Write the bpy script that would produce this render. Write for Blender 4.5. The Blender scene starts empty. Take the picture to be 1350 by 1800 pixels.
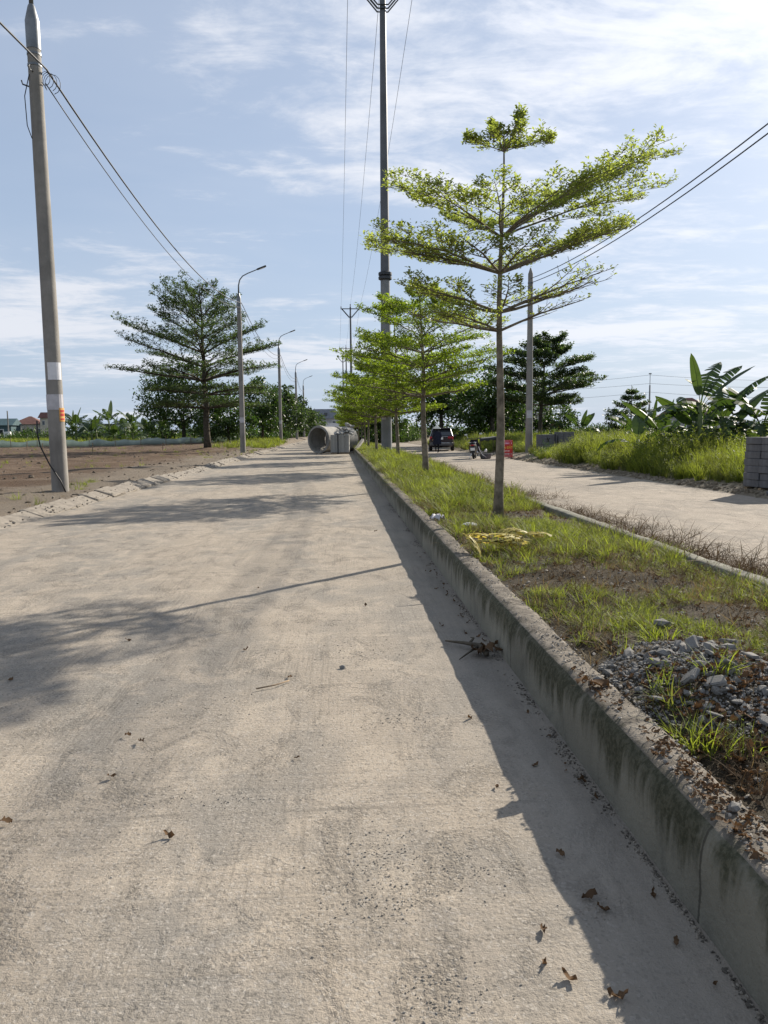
import bpy, math, random
import numpy as np
from mathutils import Vector, Matrix, Euler

S = bpy.context.scene
C = S.collection
R = math.radians
PI = math.pi

# ------------------------------------------------------------------ camera
cam = bpy.data.objects.new('camera', bpy.data.cameras.new('camera'))
C.objects.link(cam)
cam.data.sensor_fit = 'VERTICAL'
cam.data.sensor_height = 36.0
cam.data.lens = 36.0 * 1350 / 1800
cam.data.clip_start = 0.05
cam.data.clip_end = 6000
PITCH, YAW, ROLL = -5.9526, 3.3164, 0.55
cam.location = (0, 0, 1.4)
cam.rotation_mode = 'QUATERNION'
cam.rotation_quaternion = (Matrix.Rotation(R(-YAW), 3, 'Z') @ Matrix.Rotation(R(90 + PITCH), 3, 'X')
                           @ Matrix.Rotation(R(-ROLL), 3, 'Z')).to_quaternion()
S.camera = cam

# ------------------------------------------------------------------ light
SUN_AZ, SUN_EL = 45.0, 28.5            # azimuth clockwise from +Y (down the road), elevation
SUN_STRENGTH, SKY_STRENGTH, EXPOSURE = 5.0, 0.056, 0.88
CX, CY = 9.9, 7.72
sd = Vector((math.sin(R(SUN_AZ)) * math.cos(R(SUN_EL)), math.cos(R(SUN_AZ)) * math.cos(R(SUN_EL)), math.sin(R(SUN_EL))))
sun = bpy.data.objects.new('sun', bpy.data.lights.new('sun', 'SUN'))
C.objects.link(sun)
sun.data.energy = SUN_STRENGTH
sun.data.angle = R(0.6)
sun.data.color = (1.0, 0.915, 0.79)
sun.rotation_euler = (-sd).to_track_quat('-Z', 'Y').to_euler()
sun.location = (30, 30, 40)
vs = S.view_settings
vs.view_transform = 'Standard'
vs.look = 'None'
vs.exposure = EXPOSURE
vs.gamma = 1.0
vs.use_curve_mapping = False


class NT:
    """small helper for node trees"""
    def __init__(s, tree):
        s.t = tree
        s.n = tree.nodes
        s.l = tree.links

    def add(s, typ, **kw):
        n = s.n.new(typ)
        for k, v in kw.items():
            setattr(n, k, v)
        return n

    def put(s, sock, v):
        if isinstance(v, bpy.types.NodeSocket):
            s.l.new(v, sock)
        elif v is not None:
            if sock.type == 'RGBA' and len(v) == 3:
                v = (*v, 1)
            sock.default_value = v

    def math(s, op, a, b=None, c=None, clamp=False):
        n = s.add('ShaderNodeMath', operation=op, use_clamp=clamp)
        for i, v in enumerate((a, b, c)):
            if v is not None:
                s.put(n.inputs[i], v)
        return n.outputs[0]

    def vmath(s, op, a, b=None):
        n = s.add('ShaderNodeVectorMath', operation=op)
        s.put(n.inputs[0], a)
        if b is not None:
            s.put(n.inputs[1], b)
        return n.outputs['Value'] if op in ('DOT_PRODUCT', 'LENGTH') else n.outputs[0]

    def noise(s, vec, scale, detail=4, rough=0.55, dist=0.0):
        n = s.add('ShaderNodeTexNoise')
        s.put(n.inputs['Vector'], vec)
        n.inputs['Scale'].default_value = scale
        n.inputs['Detail'].default_value = detail
        n.inputs['Roughness'].default_value = rough
        n.inputs['Distortion'].default_value = dist
        return n.outputs['Fac']

    def voronoi(s, vec, scale, out='Distance', feature='F1'):
        n = s.add('ShaderNodeTexVoronoi', feature=feature)
        s.put(n.inputs['Vector'], vec)
        n.inputs['Scale'].default_value = scale
        return n.outputs[out]

    def ramp(s, fac, a, b):
        n = s.add('ShaderNodeMapRange', interpolation_type='SMOOTHSTEP')
        s.put(n.inputs[0], fac)
        n.inputs[1].default_value = a
        n.inputs[2].default_value = b
        return n.outputs[0]

    def mix(s, fac, a, b, mode='MIX'):
        n = s.add('ShaderNodeMix', data_type='RGBA', blend_type=mode)
        s.put(n.inputs['Factor'], fac)
        s.put(n.inputs[6], a)
        s.put(n.inputs[7], b)
        return n.outputs[2]

    def mapping(s, vec, scale=(1, 1, 1), loc=(0, 0, 0), rot=(0, 0, 0)):
        n = s.add('ShaderNodeMapping')
        s.put(n.inputs[0], vec)
        n.inputs['Location'].default_value = loc
        n.inputs['Rotation'].default_value = rot
        n.inputs['Scale'].default_value = scale
        return n.outputs[0]

    def bump(s, h, strength=0.5, dist=0.02):
        n = s.add('ShaderNodeBump')
        s.put(n.inputs['Height'], h)
        n.inputs['Strength'].default_value = strength
        n.inputs['Distance'].default_value = dist
        return n.outputs[0]


# ------------------------------------------------------------------ world: Nishita sky with thin drifting cloud
W = bpy.data.worlds.new('World')
S.world = W
W.use_nodes = True
w = NT(W.node_tree)
w.n.clear()
sky = w.add('ShaderNodeTexSky', sky_type='NISHITA')
sky.sun_disc = False
sky.sun_elevation = R(SUN_EL)
sky.sun_rotation = R(SUN_AZ)
sky.air_density = 1.0
sky.dust_density = 0.8
sky.ozone_density = 1.0
gen = w.add('ShaderNodeTexCoord').outputs['Generated']
sep = w.add('ShaderNodeSeparateXYZ')
w.put(sep.inputs[0], gen)
zz = w.math('ADD', w.math('MAXIMUM', sep.outputs[2], 0.0), 0.07)
cmb = w.add('ShaderNodeCombineXYZ')
w.put(cmb.inputs[0], w.math('DIVIDE', sep.outputs[0], zz))
w.put(cmb.inputs[1], w.math('DIVIDE', sep.outputs[1], zz))
pl = cmb.outputs[0]
toward = w.math('MAXIMUM', w.vmath('DOT_PRODUCT', gen, tuple(sd)), 0.0)
big = w.noise(w.mapping(pl, (0.40, 0.60, 1), (CX, CY, 0.3), (0, 0, R(-20))), 1.0, 5, 0.55, 0.35)
fine = w.noise(w.mapping(pl, (2.0, 3.4, 1), (0.4, 0.9, 0), (0, 0, R(-20))), 1.0, 7, 0.66, 0.6)
puff = w.noise(w.mapping(pl, (9, 11, 1), (1.4, 0.2, 0), (0, 0, R(-10))), 1.0, 5, 0.62, 0.3)
dens = w.math('ADD', w.math('MULTIPLY', big, 0.62), w.math('ADD', w.math('MULTIPLY', fine, 0.30), w.math('MULTIPLY', puff, 0.12)))
cl = w.ramp(dens, 0.515, 0.640)
veil = w.ramp(big, 0.25, 0.8)
low = w.math('POWER', w.math('SUBTRACT', 1.0, w.math('MAXIMUM', sep.outputs[2], 0.0)), 6.0)      # thicker air towards the horizon
cov = w.math('ADD', w.math('MULTIPLY', w.math('MULTIPLY', cl, w.math('SUBTRACT', 1.0, w.math('MULTIPLY', low, 0.35))), 0.74), w.math('ADD', w.math('MULTIPLY', veil, 0.22), 0.13), clamp=True)
glow = w.math('POWER', toward, 5.0)
lum = w.math('ADD', 8.4, w.math('MULTIPLY', glow, 2.6))
ccol = w.vmath('SCALE', (0.93, 0.965, 1.05))
w.put(ccol.node.inputs['Scale'], lum)
base = w.mix(1.0, sky.outputs[0], (0.93, 1.0, 1.12), 'MULTIPLY')
hz = w.vmath('SCALE', (0.64, 0.83, 1.12))
w.put(hz.node.inputs['Scale'], 6.4)
base = w.mix(w.math('ADD', w.math('MULTIPLY', low, 0.44), 0.48), base, hz)
skyc = w.mix(cov, base, ccol)
bg = w.add('ShaderNodeBackground')
w.put(bg.inputs[0], skyc)
bg.inputs[1].default_value = SKY_STRENGTH
w.l.new(bg.outputs[0], w.add('ShaderNodeOutputWorld').inputs[0])


# ------------------------------------------------------------------ mesh helpers
rng = np.random.default_rng(7)
random.seed(7)


def hash2(ix, iy, seed=0):
    n = (ix.astype(np.int64) * 374761393 + iy.astype(np.int64) * 668265263 + seed * 1442695041) & 0x7fffffff
    n = ((n ^ (n >> 13)) * 1274126177) & 0x7fffffff
    n = (n ^ (n >> 16)) & 0xffff
    return n / 65535.0


def vnoise(x, y, seed=0):
    x = np.asarray(x, float)
    y = np.asarray(y, float)
    ix, iy = np.floor(x), np.floor(y)
    fx, fy = x - ix, y - iy
    fx = fx * fx * (3 - 2 * fx)
    fy = fy * fy * (3 - 2 * fy)
    a = hash2(ix, iy, seed)
    b = hash2(ix + 1, iy, seed)
    c = hash2(ix, iy + 1, seed)
    d = hash2(ix + 1, iy + 1, seed)
    return (a * (1 - fx) + b * fx) * (1 - fy) + (c * (1 - fx) + d * fx) * fy - 0.5


def fbm(x, y, seed=0, octaves=4):
    s = 0
    a = 1.0
    for k in range(octaves):
        s = s + a * vnoise(np.asarray(x) * 2 ** k + k * 17.3, np.asarray(y) * 2 ** k + k * 9.1, seed + k)
        a *= 0.5
    return s


def fast_mesh(name, V, F, smooth=False, attr=None):
    V = np.asarray(V, np.float32)
    F = np.asarray(F, np.int32)
    me = bpy.data.meshes.new(name)
    k = F.shape[1]
    me.vertices.add(len(V))
    me.vertices.foreach_set('co', V.ravel())
    me.loops.add(F.size)
    me.loops.foreach_set('vertex_index', F.ravel())
    me.polygons.add(len(F))
    me.polygons.foreach_set('loop_start', np.arange(0, F.size, k, dtype=np.int32))
    if smooth:
        me.polygons.foreach_set('use_smooth', np.ones(len(F), bool))
    if attr is not None:
        at = me.attributes.new('rnd', 'FLOAT', 'POINT')
        at.data.foreach_set('value', np.asarray(attr, np.float32))
    me.update(calc_edges=True)
    return me


def link(name, me, mat=None, parent=None):
    o = bpy.data.objects.new(name, me)
    C.objects.link(o)
    if mat is not None:
        me.materials.append(mat)
    if parent is not None:
        o.parent = parent
    return o


def tag(o, label=None, cat=None, group=None, kind=None):
    if label:
        o['label'] = label
    if cat:
        o['category'] = cat
    if group:
        o['group'] = group
    if kind:
        o['kind'] = kind
    return o


def thing(name, label, cat, loc=(0, 0, 0), rz=0.0, group=None):
    o = bpy.data.objects.new(name, None)
    C.objects.link(o)
    o.location = loc
    o.rotation_euler = (0, 0, rz)
    o.empty_display_size = 0.1
    return tag(o, label, cat, group)


def copy_tree(o, parent=None, keep=None):
    c = o.copy()
    C.objects.link(c)
    c.parent = parent
    for ch in o.children:
        copy_tree(ch, c)
    return c


class MB:
    def __init__(s):
        s.v = []
        s.f = []

    def add(s, V, F):
        b = len(s.v)
        s.v.extend([tuple(p) for p in V])
        s.f.extend([tuple(i + b for i in q) for q in F])
        return s

    def box(s, c, size, rot=None, taper=1.0):
        x, y, z = (d / 2 for d in size)
        P = [Vector((sx * x * (taper if sz > 0 else 1), sy * y * (taper if sz > 0 else 1), sz * z)) for sz in (-1, 1) for sy in (-1, 1) for sx in (-1, 1)]
        if rot is not None:
            M = Euler(rot).to_matrix()
            P = [M @ p for p in P]
        c = Vector(c)
        return s.add([p + c for p in P], [(0, 2, 3, 1), (4, 5, 7, 6), (0, 1, 5, 4), (2, 6, 7, 3), (0, 4, 6, 2), (1, 3, 7, 5)])

    def bevbox(s, c, size, b=0.01, rot=None):
        """box with chamfered vertical and horizontal edges"""
        x, y, z = (d / 2 for d in size)
        rings = []
        for (zz_, ins) in ((-z, b), (-z + b, 0), (z - b, 0), (z, b)):
            xx, yy = x - ins, y - ins
            rings.append([Vector(q + (zz_,)) for q in ((xx - b, -yy), (xx, -yy + b), (xx, yy - b), (xx - b, yy), (-xx + b, yy), (-xx, yy - b), (-xx, -yy + b), (-xx + b, -yy))])
        P = [p for r_ in rings for p in r_]
        F = [tuple(range(7, -1, -1)), tuple(range(24, 32))]
        for k in range(3):
            for i in range(8):
                j = (i + 1) % 8
                F.append((k * 8 + i, k * 8 + j, k * 8 + 8 + j, k * 8 + 8 + i))
        if rot is not None:
            M = Euler(rot).to_matrix()
            P = [M @ p for p in P]
        c = Vector(c)
        return s.add([p + c for p in P], F)

    def tube(s, pts, rad, n=8, cap=True):
        pts = [Vector(p) for p in pts]
        if not hasattr(rad, '__len__'):
            rad = [rad] * len(pts)
        V = []
        prev = None
        for i, p in enumerate(pts):
            d = (pts[min(i + 1, len(pts) - 1)] - pts[max(i - 1, 0)])
            d = d.normalized() if d.length > 1e-9 else Vector((0, 0, 1))
            if prev is None:
                a = d.orthogonal().normalized()
            else:
                a = (prev - d * prev.dot(d))
                a = a.normalized() if a.length > 1e-6 else d.orthogonal().normalized()
            prev = a
            b = d.cross(a)
            for k in range(n):
                t = 2 * PI * k / n
                V.append(p + (a * math.cos(t) + b * math.sin(t)) * rad[i])
        F = []
        for i in range(len(pts) - 1):
            for k in range(n):
                j = (k + 1) % n
                F.append((i * n + k, i * n + j, (i + 1) * n + j, (i + 1) * n + k))
        if cap:
            F.append(tuple(range(n - 1, -1, -1)))
            F.append(tuple(range((len(pts) - 1) * n, len(pts) * n)))
        return s.add(V, F)

    def lathe(s, prof, n=24, c=(0, 0, 0), axis=None, close=False):
        """prof: list of (r, z); revolve about Z (or axis matrix)"""
        V = []
        for (r_, z_) in prof:
            for k in range(n):
                t = 2 * PI * k / n
                V.append(Vector((r_ * math.cos(t), r_ * math.sin(t), z_)))
        F = []
        m = len(prof)
        for i in range(m if close else m - 1):
            i2 = (i + 1) % m
            for k in range(n):
                j = (k + 1) % n
                F.append((i * n + k, i * n + j, i2 * n + j, i2 * n + k))
        if not close:
            F.append(tuple(range(n - 1, -1, -1)))
            F.append(tuple(range((m - 1) * n, m * n)))
        if axis is not None:
            V = [axis @ v for v in V]
        c = Vector(c)
        return s.add([v + c for v in V], F)

    def build(s, name, mat, parent=None, smooth=False, angle=None):
        me = bpy.data.meshes.new(name)
        me.from_pydata(s.v, [], s.f)
        if smooth:
            me.polygons.foreach_set('use_smooth', [True] * len(me.polygons))
            if angle:
                me.set_sharp_from_angle(angle=R(angle))
        me.update()
        return link(name, me, mat, parent)


# ------------------------------------------------------------------ materials
def mat_new(name):
    m = bpy.data.materials.new(name)
    m.use_nodes = True
    t = NT(m.node_tree)
    p = m.node_tree.nodes['Principled BSDF']
    p.inputs['Specular IOR Level'].default_value = 0.25
    return m, t, p


def simple(name, col, rough=0.6, metal=0.0, var=0.25, scale=6.0, bump=0.15, spec=0.3, bscale=40):
    m, t, p = mat_new(name)
    o = t.add('ShaderNodeTexCoord').outputs['Object']
    n = t.noise(o, scale, 5, 0.6)
    dark = tuple(c * (1 - var) for c in col)
    lite = tuple(min(1, c * (1 + var)) for c in col)
    t.put(p.inputs['Base Color'], t.mix(t.ramp(n, 0.3, 0.7), dark, lite))
    p.inputs['Roughness'].default_value = rough
    p.inputs['Metallic'].default_value = metal
    p.inputs['Specular IOR Level'].default_value = spec
    if bump:
        t.put(p.inputs['Normal'], t.bump(t.noise(o, bscale, 4, 0.6), bump, 0.01))
    return m


def leafmat(name, c0, c1, trans=0.45, tcol=None, rough=0.45, spec=0.35):
    """two-sided leaf: a reflecting face and light passing through; colour differs leaf by leaf"""
    m, t, p = mat_new(name)
    a = t.add('ShaderNodeAttribute', attribute_name='rnd')
    oi = t.add('ShaderNodeObjectInfo').outputs['Random']
    f = t.math('ADD', t.math('MULTIPLY', a.outputs['Fac'], 0.8), t.math('MULTIPLY', oi, 0.2))
    col = t.mix(f, c0, c1)
    t.put(p.inputs['Base Color'], col)
    p.inputs['Roughness'].default_value = rough
    p.inputs['Specular IOR Level'].default_value = spec
    tr = t.add('ShaderNodeBsdfTranslucent')
    t.put(tr.inputs[0], t.mix(1.0, col, tcol or (1.6, 1.7, 0.7), 'MULTIPLY'))
    mx = t.add('ShaderNodeMixShader')
    mx.inputs[0].default_value = trans
    t.l.new(p.outputs[0], mx.inputs[1])
    t.l.new(tr.outputs[0], mx.inputs[2])
    out = [n for n in t.n if n.type == 'OUTPUT_MATERIAL'][0]
    t.l.new(mx.outputs[0], out.inputs[0])
    return m


def concrete(name, col, stain=0.5, scale=1.0, rough=0.85, streak=True, pits=0.3):
    m, t, p = mat_new(name)
    o = t.add('ShaderNodeTexCoord').outputs['Object']
    a = t.noise(o, 2.2 * scale, 6, 0.6, 0.3)
    b = t.noise(t.mapping(o, (6 * scale, 6 * scale, 0.7 * scale)), 1.0, 4, 0.6)
    c_ = t.noise(o, 60 * scale, 3, 0.6)
    base = t.mix(t.ramp(a, 0.3, 0.7), tuple(x * 0.78 for x in col), tuple(x * 1.18 for x in col))
    if streak:
        base = t.mix(t.math('MULTIPLY', t.ramp(b, 0.48, 0.75), stain), base, tuple(x * 0.35 for x in col))
    base = t.mix(t.math('MULTIPLY', t.ramp(c_, 0.55, 0.75), pits), base, tuple(x * 0.5 for x in col))
    t.put(p.inputs['Base Color'], base)
    p.inputs['Roughness'].default_value = rough
    t.put(p.inputs['Normal'], t.bump(t.math('ADD', c_, t.noise(o, 15 * scale, 4)), 0.35, 0.008))
    return m


M = {}
M['leaf_median'] = leafmat('leaf_median', (0.10, 0.122, 0.034), (0.28, 0.31, 0.10), 0.55, (1.6, 1.7, 0.8))
M['leaf_row'] = leafmat('leaf_row', (0.075, 0.105, 0.016), (0.20, 0.24, 0.04), 0.55, (1.7, 1.9, 0.65))
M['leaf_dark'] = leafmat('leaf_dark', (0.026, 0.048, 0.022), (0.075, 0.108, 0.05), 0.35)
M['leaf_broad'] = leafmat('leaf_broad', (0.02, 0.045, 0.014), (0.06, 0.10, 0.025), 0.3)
M['leaf_banana'] = leafmat('leaf_banana', (0.028, 0.055, 0.022), (0.07, 0.105, 0.04), 0.30, (1.7, 1.7, 0.6), 0.55, 0.22)
M['leaf_dry'] = leafmat('leaf_dry', (0.045, 0.028, 0.018), (0.17, 0.11, 0.065), 0.15, (1.2, 1.0, 0.7), 0.85, 0.05)
M['leaf_yellow'] = leafmat('leaf_yellow', (0.42, 0.36, 0.07), (0.62, 0.56, 0.26), 0.4, (1.2, 1.1, 0.7))
M['grass'] = leafmat('grass', (0.058, 0.076, 0.020), (0.16, 0.178, 0.052), 0.42, (1.5, 1.45, 0.8), 0.6, 0.2)
M['grass_bright'] = leafmat('grass_bright', (0.085, 0.115, 0.02), (0.225, 0.26, 0.055), 0.52, (1.6, 1.6, 0.75), 0.6, 0.2)
M['grass_dry'] = leafmat('grass_dry', (0.10, 0.075, 0.04), (0.27, 0.21, 0.12), 0.3, (1.2, 1.1, 0.8), 0.7, 0.1)
M['grass_dead'] = leafmat('grass_dead', (0.038, 0.027, 0.019), (0.115, 0.082, 0.052), 0.2, (1.2, 1.1, 0.8), 0.8, 0.05)
M['weed'] = leafmat('weed', (0.065, 0.085, 0.028), (0.17, 0.185, 0.06), 0.46, None, 0.6, 0.2)
M['bark'] = simple('bark', (0.17, 0.145, 0.11), 0.9, 0, 0.4, 9, 0.6, 0.1, 60)
M['bark_dark'] = simple('bark_dark', (0.075, 0.065, 0.05), 0.9, 0, 0.4, 5, 0.5, 0.1, 30)
M['pole_concrete'] = concrete('pole_concrete', (0.235, 0.22, 0.20), 0.45, 0.6, 0.8)
M['pole_grey'] = concrete('pole_grey', (0.21, 0.215, 0.22), 0.35, 0.5, 0.75)
M['steel'] = simple('steel', (0.16, 0.17, 0.18), 0.45, 0.6, 0.2, 4, 0.05)
M['steel_dark'] = simple('steel_dark', (0.05, 0.055, 0.06), 0.5, 0.5, 0.2, 4, 0.05)
M['ceramic'] = simple('ceramic', (0.10, 0.06, 0.05), 0.3, 0, 0.1, 5, 0)
M['black'] = simple('black', (0.018, 0.018, 0.02), 0.5, 0, 0.2, 10, 0.05)
M['rubber'] = simple('rubber', (0.02, 0.02, 0.02), 0.85, 0, 0.2, 10, 0.1)
M['paper'] = simple('paper', (0.66, 0.66, 0.68), 0.8, 0, 0.06, 9, 0.1)
M['paper_old'] = simple('paper_old', (0.45, 0.44, 0.46), 0.8, 0, 0.10, 9, 0.1)
M['orange'] = simple('orange', (0.62, 0.33, 0.10), 0.7, 0, 0.15, 20, 0)
M['ink'] = simple('ink', (0.03, 0.025, 0.02), 0.8, 0, 0, 5, 0)
M['block'] = concrete('block', (0.125, 0.125, 0.132), 0.35, 2.0, 0.9)
M['block_far'] = concrete('block_far', (0.30, 0.295, 0.285), 0.3, 2.0, 0.9)
M['pipe'] = concrete('pipe', (0.27, 0.26, 0.24), 0.45, 0.7, 0.9)
M['rock'] = concrete('rock', (0.185, 0.178, 0.166), 0.2, 6.0, 0.92, False, 0.35)
M['rock_warm'] = concrete('rock_warm', (0.36, 0.32, 0.27), 0.2, 6.0, 0.92, False, 0.3)
M['gutter'] = concrete('gutter', (0.10, 0.09, 0.076), 0.2, 6.0, 0.95, False, 0.3)
M['grit'] = concrete('grit', (0.26, 0.232, 0.195), 0.2, 6.0, 0.95, False, 0.3)
M['grit_pale'] = concrete('grit_pale', (0.30, 0.28, 0.25), 0.2, 6.0, 0.95, False, 0.3)
M['strap'] = simple('strap', (0.03, 0.03, 0.035), 0.6, 0, 0.1, 8, 0)
M['red'] = simple('red', (0.45, 0.035, 0.03), 0.55, 0, 0.12, 6, 0)
M['yellow'] = simple('yellow', (0.80, 0.55, 0.06), 0.6, 0, 0.1, 6, 0)
M['white'] = simple('white', (0.75, 0.75, 0.73), 0.6, 0, 0.06, 6, 0)
M['pink'] = simple('pink', (0.70, 0.40, 0.55), 0.6, 0, 0.08, 6, 0)
M['wood'] = simple('wood', (0.26, 0.19, 0.12), 0.8, 0, 0.35, 12, 0.4)
M['paint_car'] = simple('paint_car', (0.03, 0.018, 0.02), 0.25, 0.2, 0.1, 2, 0, 0.6)
M['glass_dark'] = simple('glass_dark', (0.03, 0.035, 0.04), 0.08, 0, 0.1, 2, 0, 0.8)
M['tail'] = simple('tail', (0.38, 0.012, 0.018), 0.2, 0, 0.2, 9, 0, 0.6)
M['chrome'] = simple('chrome', (0.55, 0.56, 0.57), 0.2, 0.9, 0.1, 4, 0)
M['cloth_navy'] = simple('cloth_navy', (0.018, 0.02, 0.035), 0.9, 0, 0.3, 12, 0.3)
M['cloth_black'] = simple('cloth_black', (0.015, 0.015, 0.018), 0.9, 0, 0.3, 12, 0.3)
M['skin'] = simple('skin', (0.42, 0.26, 0.18), 0.6, 0, 0.1, 8, 0)
M['hair'] = simple('hair', (0.02, 0.017, 0.015), 0.6, 0, 0.2, 20, 0)
M['straw'] = simple('straw', (0.72, 0.69, 0.58), 0.7, 0, 0.12, 14, 0.2)
M['net'] = leafmat('net', (0.36, 0.42, 0.38), (0.46, 0.52, 0.47), 0.4, (1.1, 1.1, 1.05))
M['tarp'] = simple('tarp', (0.03, 0.035, 0.035), 0.7, 0, 0.3, 3, 0.3)
M['wall_cream'] = simple('wall_cream', (0.52, 0.47, 0.38), 0.85, 0, 0.15, 0.8, 0.1)
M['wall_grey'] = simple('wall_grey', (0.34, 0.34, 0.35), 0.85, 0, 0.2, 0.8, 0.1)
M['wall_white'] = simple('wall_white', (0.62, 0.62, 0.60), 0.85, 0, 0.12, 0.8, 0.1)
M['roof_red'] = simple('roof_red', (0.15, 0.075, 0.06), 0.8, 0, 0.2, 1.5, 0.3)
M['roof_grey'] = simple('roof_grey', (0.17, 0.18, 0.20), 0.7, 0, 0.2, 1.5, 0.2)
M['roof_green'] = simple('roof_green', (0.05, 0.09, 0.10), 0.6, 0, 0.2, 1.5, 0.2)
M['plastic_white'] = simple('plastic_white', (0.72, 0.73, 0.72), 0.4, 0, 0.1, 10, 0.3)


def road_material(name, light, grey, clean_x=None, seed=0.0, dirt=1.0):
    m, t, p = mat_new(name)
    o = t.add('ShaderNodeTexCoord').outputs['Object']
    o = t.vmath('ADD', o, (seed, seed, 0))
    sx = t.add('ShaderNodeSeparateXYZ')
    t.put(sx.inputs[0], o)
    big = t.noise(t.mapping(o, (0.9, 0.35, 1)), 1.0, 5, 0.6, 0.4)
    mid = t.noise(t.mapping(o, (3.2, 2.6, 1)), 1.0, 6, 0.65, 0.6)
    streak = t.noise(t.mapping(o, (9, 0.55, 1), rot=(0, 0, R(7))), 1.0, 5, 0.6, 0.2)
    cross = t.noise(t.mapping(o, (0.9, 14, 1), rot=(0, 0, R(-6))), 1.0, 5, 0.65, 0.4)
    fine = t.noise(o, 55, 4, 0.7)
    grit = t.noise(o, 170, 3, 0.7)
    cell = t.voronoi(o, 120, 'Color')
    col = t.mix(t.ramp(big, 0.38, 0.60), grey, light)
    col = t.mix(t.math('MULTIPLY', t.ramp(mid, 0.46, 0.64), 0.75), col, tuple(c * 1.20 for c in light))
    col = t.mix(t.math('MULTIPLY', t.ramp(streak, 0.52, 0.74), 0.28 * dirt), col, tuple(c * 0.62 for c in grey))
    col = t.mix(t.math('MULTIPLY', t.ramp(cross, 0.54, 0.72), 0.38 * dirt), col, tuple(c * 0.66 for c in light))
    gpatch = t.math('MULTIPLY', t.ramp(t.noise(t.mapping(o, (2.7, 1.7, 1), rot=(0, 0, R(25))), 1.0, 8, 0.74, 1.2), 0.515, 0.60), t.ramp(fine, 0.36, 0.60))
    col = t.mix(t.math('MULTIPLY', gpatch, 0.42 * dirt), col, tuple(c * 0.50 for c in grey))
    spk = t.add('ShaderNodeSeparateColor')
    t.put(spk.inputs[0], cell)
    col = t.mix(t.math('MULTIPLY', t.ramp(spk.outputs[0], 0.80, 0.95), 0.40), col, (0.41, 0.38, 0.34))
    col = t.mix(t.math('MULTIPLY', t.ramp(spk.outputs[1], 0.82, 0.95), 0.48), col, tuple(c * 0.40 for c in grey))
    col = t.mix(t.math('MULTIPLY', t.ramp(grit, 0.50, 0.72), 0.45), col, tuple(c * 0.5 for c in grey))
    # tyre scuffs and brush marks: thin, nearly straight scratches in two directions
    for (rz_, sc_x, thr, dk) in ((4, 70, 0.60, 0.62), (-14, 55, 0.63, 1.22), (26, 60, 0.64, 0.70)):
        scr = t.noise(t.mapping(o, (sc_x, 1.6, 1), rot=(0, 0, R(rz_))), 1.0, 3, 0.5, 0.15)
        zone = t.ramp(t.noise(t.mapping(o, (1.5, 0.5, 1), (rz_, 0, 0), (0, 0, R(rz_))), 1.0, 4, 0.6, 0.5), 0.48, 0.60)
        col = t.mix(t.math('MULTIPLY', t.math('MULTIPLY', t.ramp(scr, thr - 0.08, thr + 0.05), zone), 0.45), col, t.mix(1.0, col, (dk, dk, dk), 'MULTIPLY'))
    # transverse casting joints, mostly filled with dust
    jn = t.math('ABSOLUTE', t.math('SUBTRACT', t.math('FRACT', t.math('DIVIDE', t.math('ADD', sx.outputs[1], t.math('MULTIPLY', t.math('SUBTRACT', fine, 0.5), 0.03)), 5.0)), 0.55))
    jl = t.math('SUBTRACT', 1.0, t.ramp(jn, 0.0012, 0.0032))
    col = t.mix(t.math('MULTIPLY', jl, t.math('MULTIPLY', t.ramp(mid, 0.40, 0.60), 0.45)), col, tuple(c * 0.35 for c in grey))
    if clean_x is not None:
        edge = t.math('ADD', sx.outputs[0], t.math('MULTIPLY', t.math('SUBTRACT', mid, 0.5), 0.9))
        col = t.mix(t.math('MULTIPLY', t.ramp(edge, clean_x, clean_x + 0.45), 0.75), col,
                    t.mix(t.ramp(streak, 0.35, 0.7), tuple(c * 0.92 for c in grey), tuple(c * 1.18 for c in grey)))
    t.put(p.inputs['Base Color'], col)
    p.inputs['Roughness'].default_value = 0.93
    p.inputs['Specular IOR Level'].default_value = 0.12
    h = t.math('ADD', t.math('MULTIPLY', fine, 0.9), t.math('ADD', t.math('MULTIPLY', grit, 0.45), t.math('MULTIPLY', cross, 1.2)))
    h = t.math('ADD', h, t.math('MULTIPLY', gpatch, 0.5))
    t.put(p.inputs['Normal'], t.bump(h, 0.55, 0.012))
    return m


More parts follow.
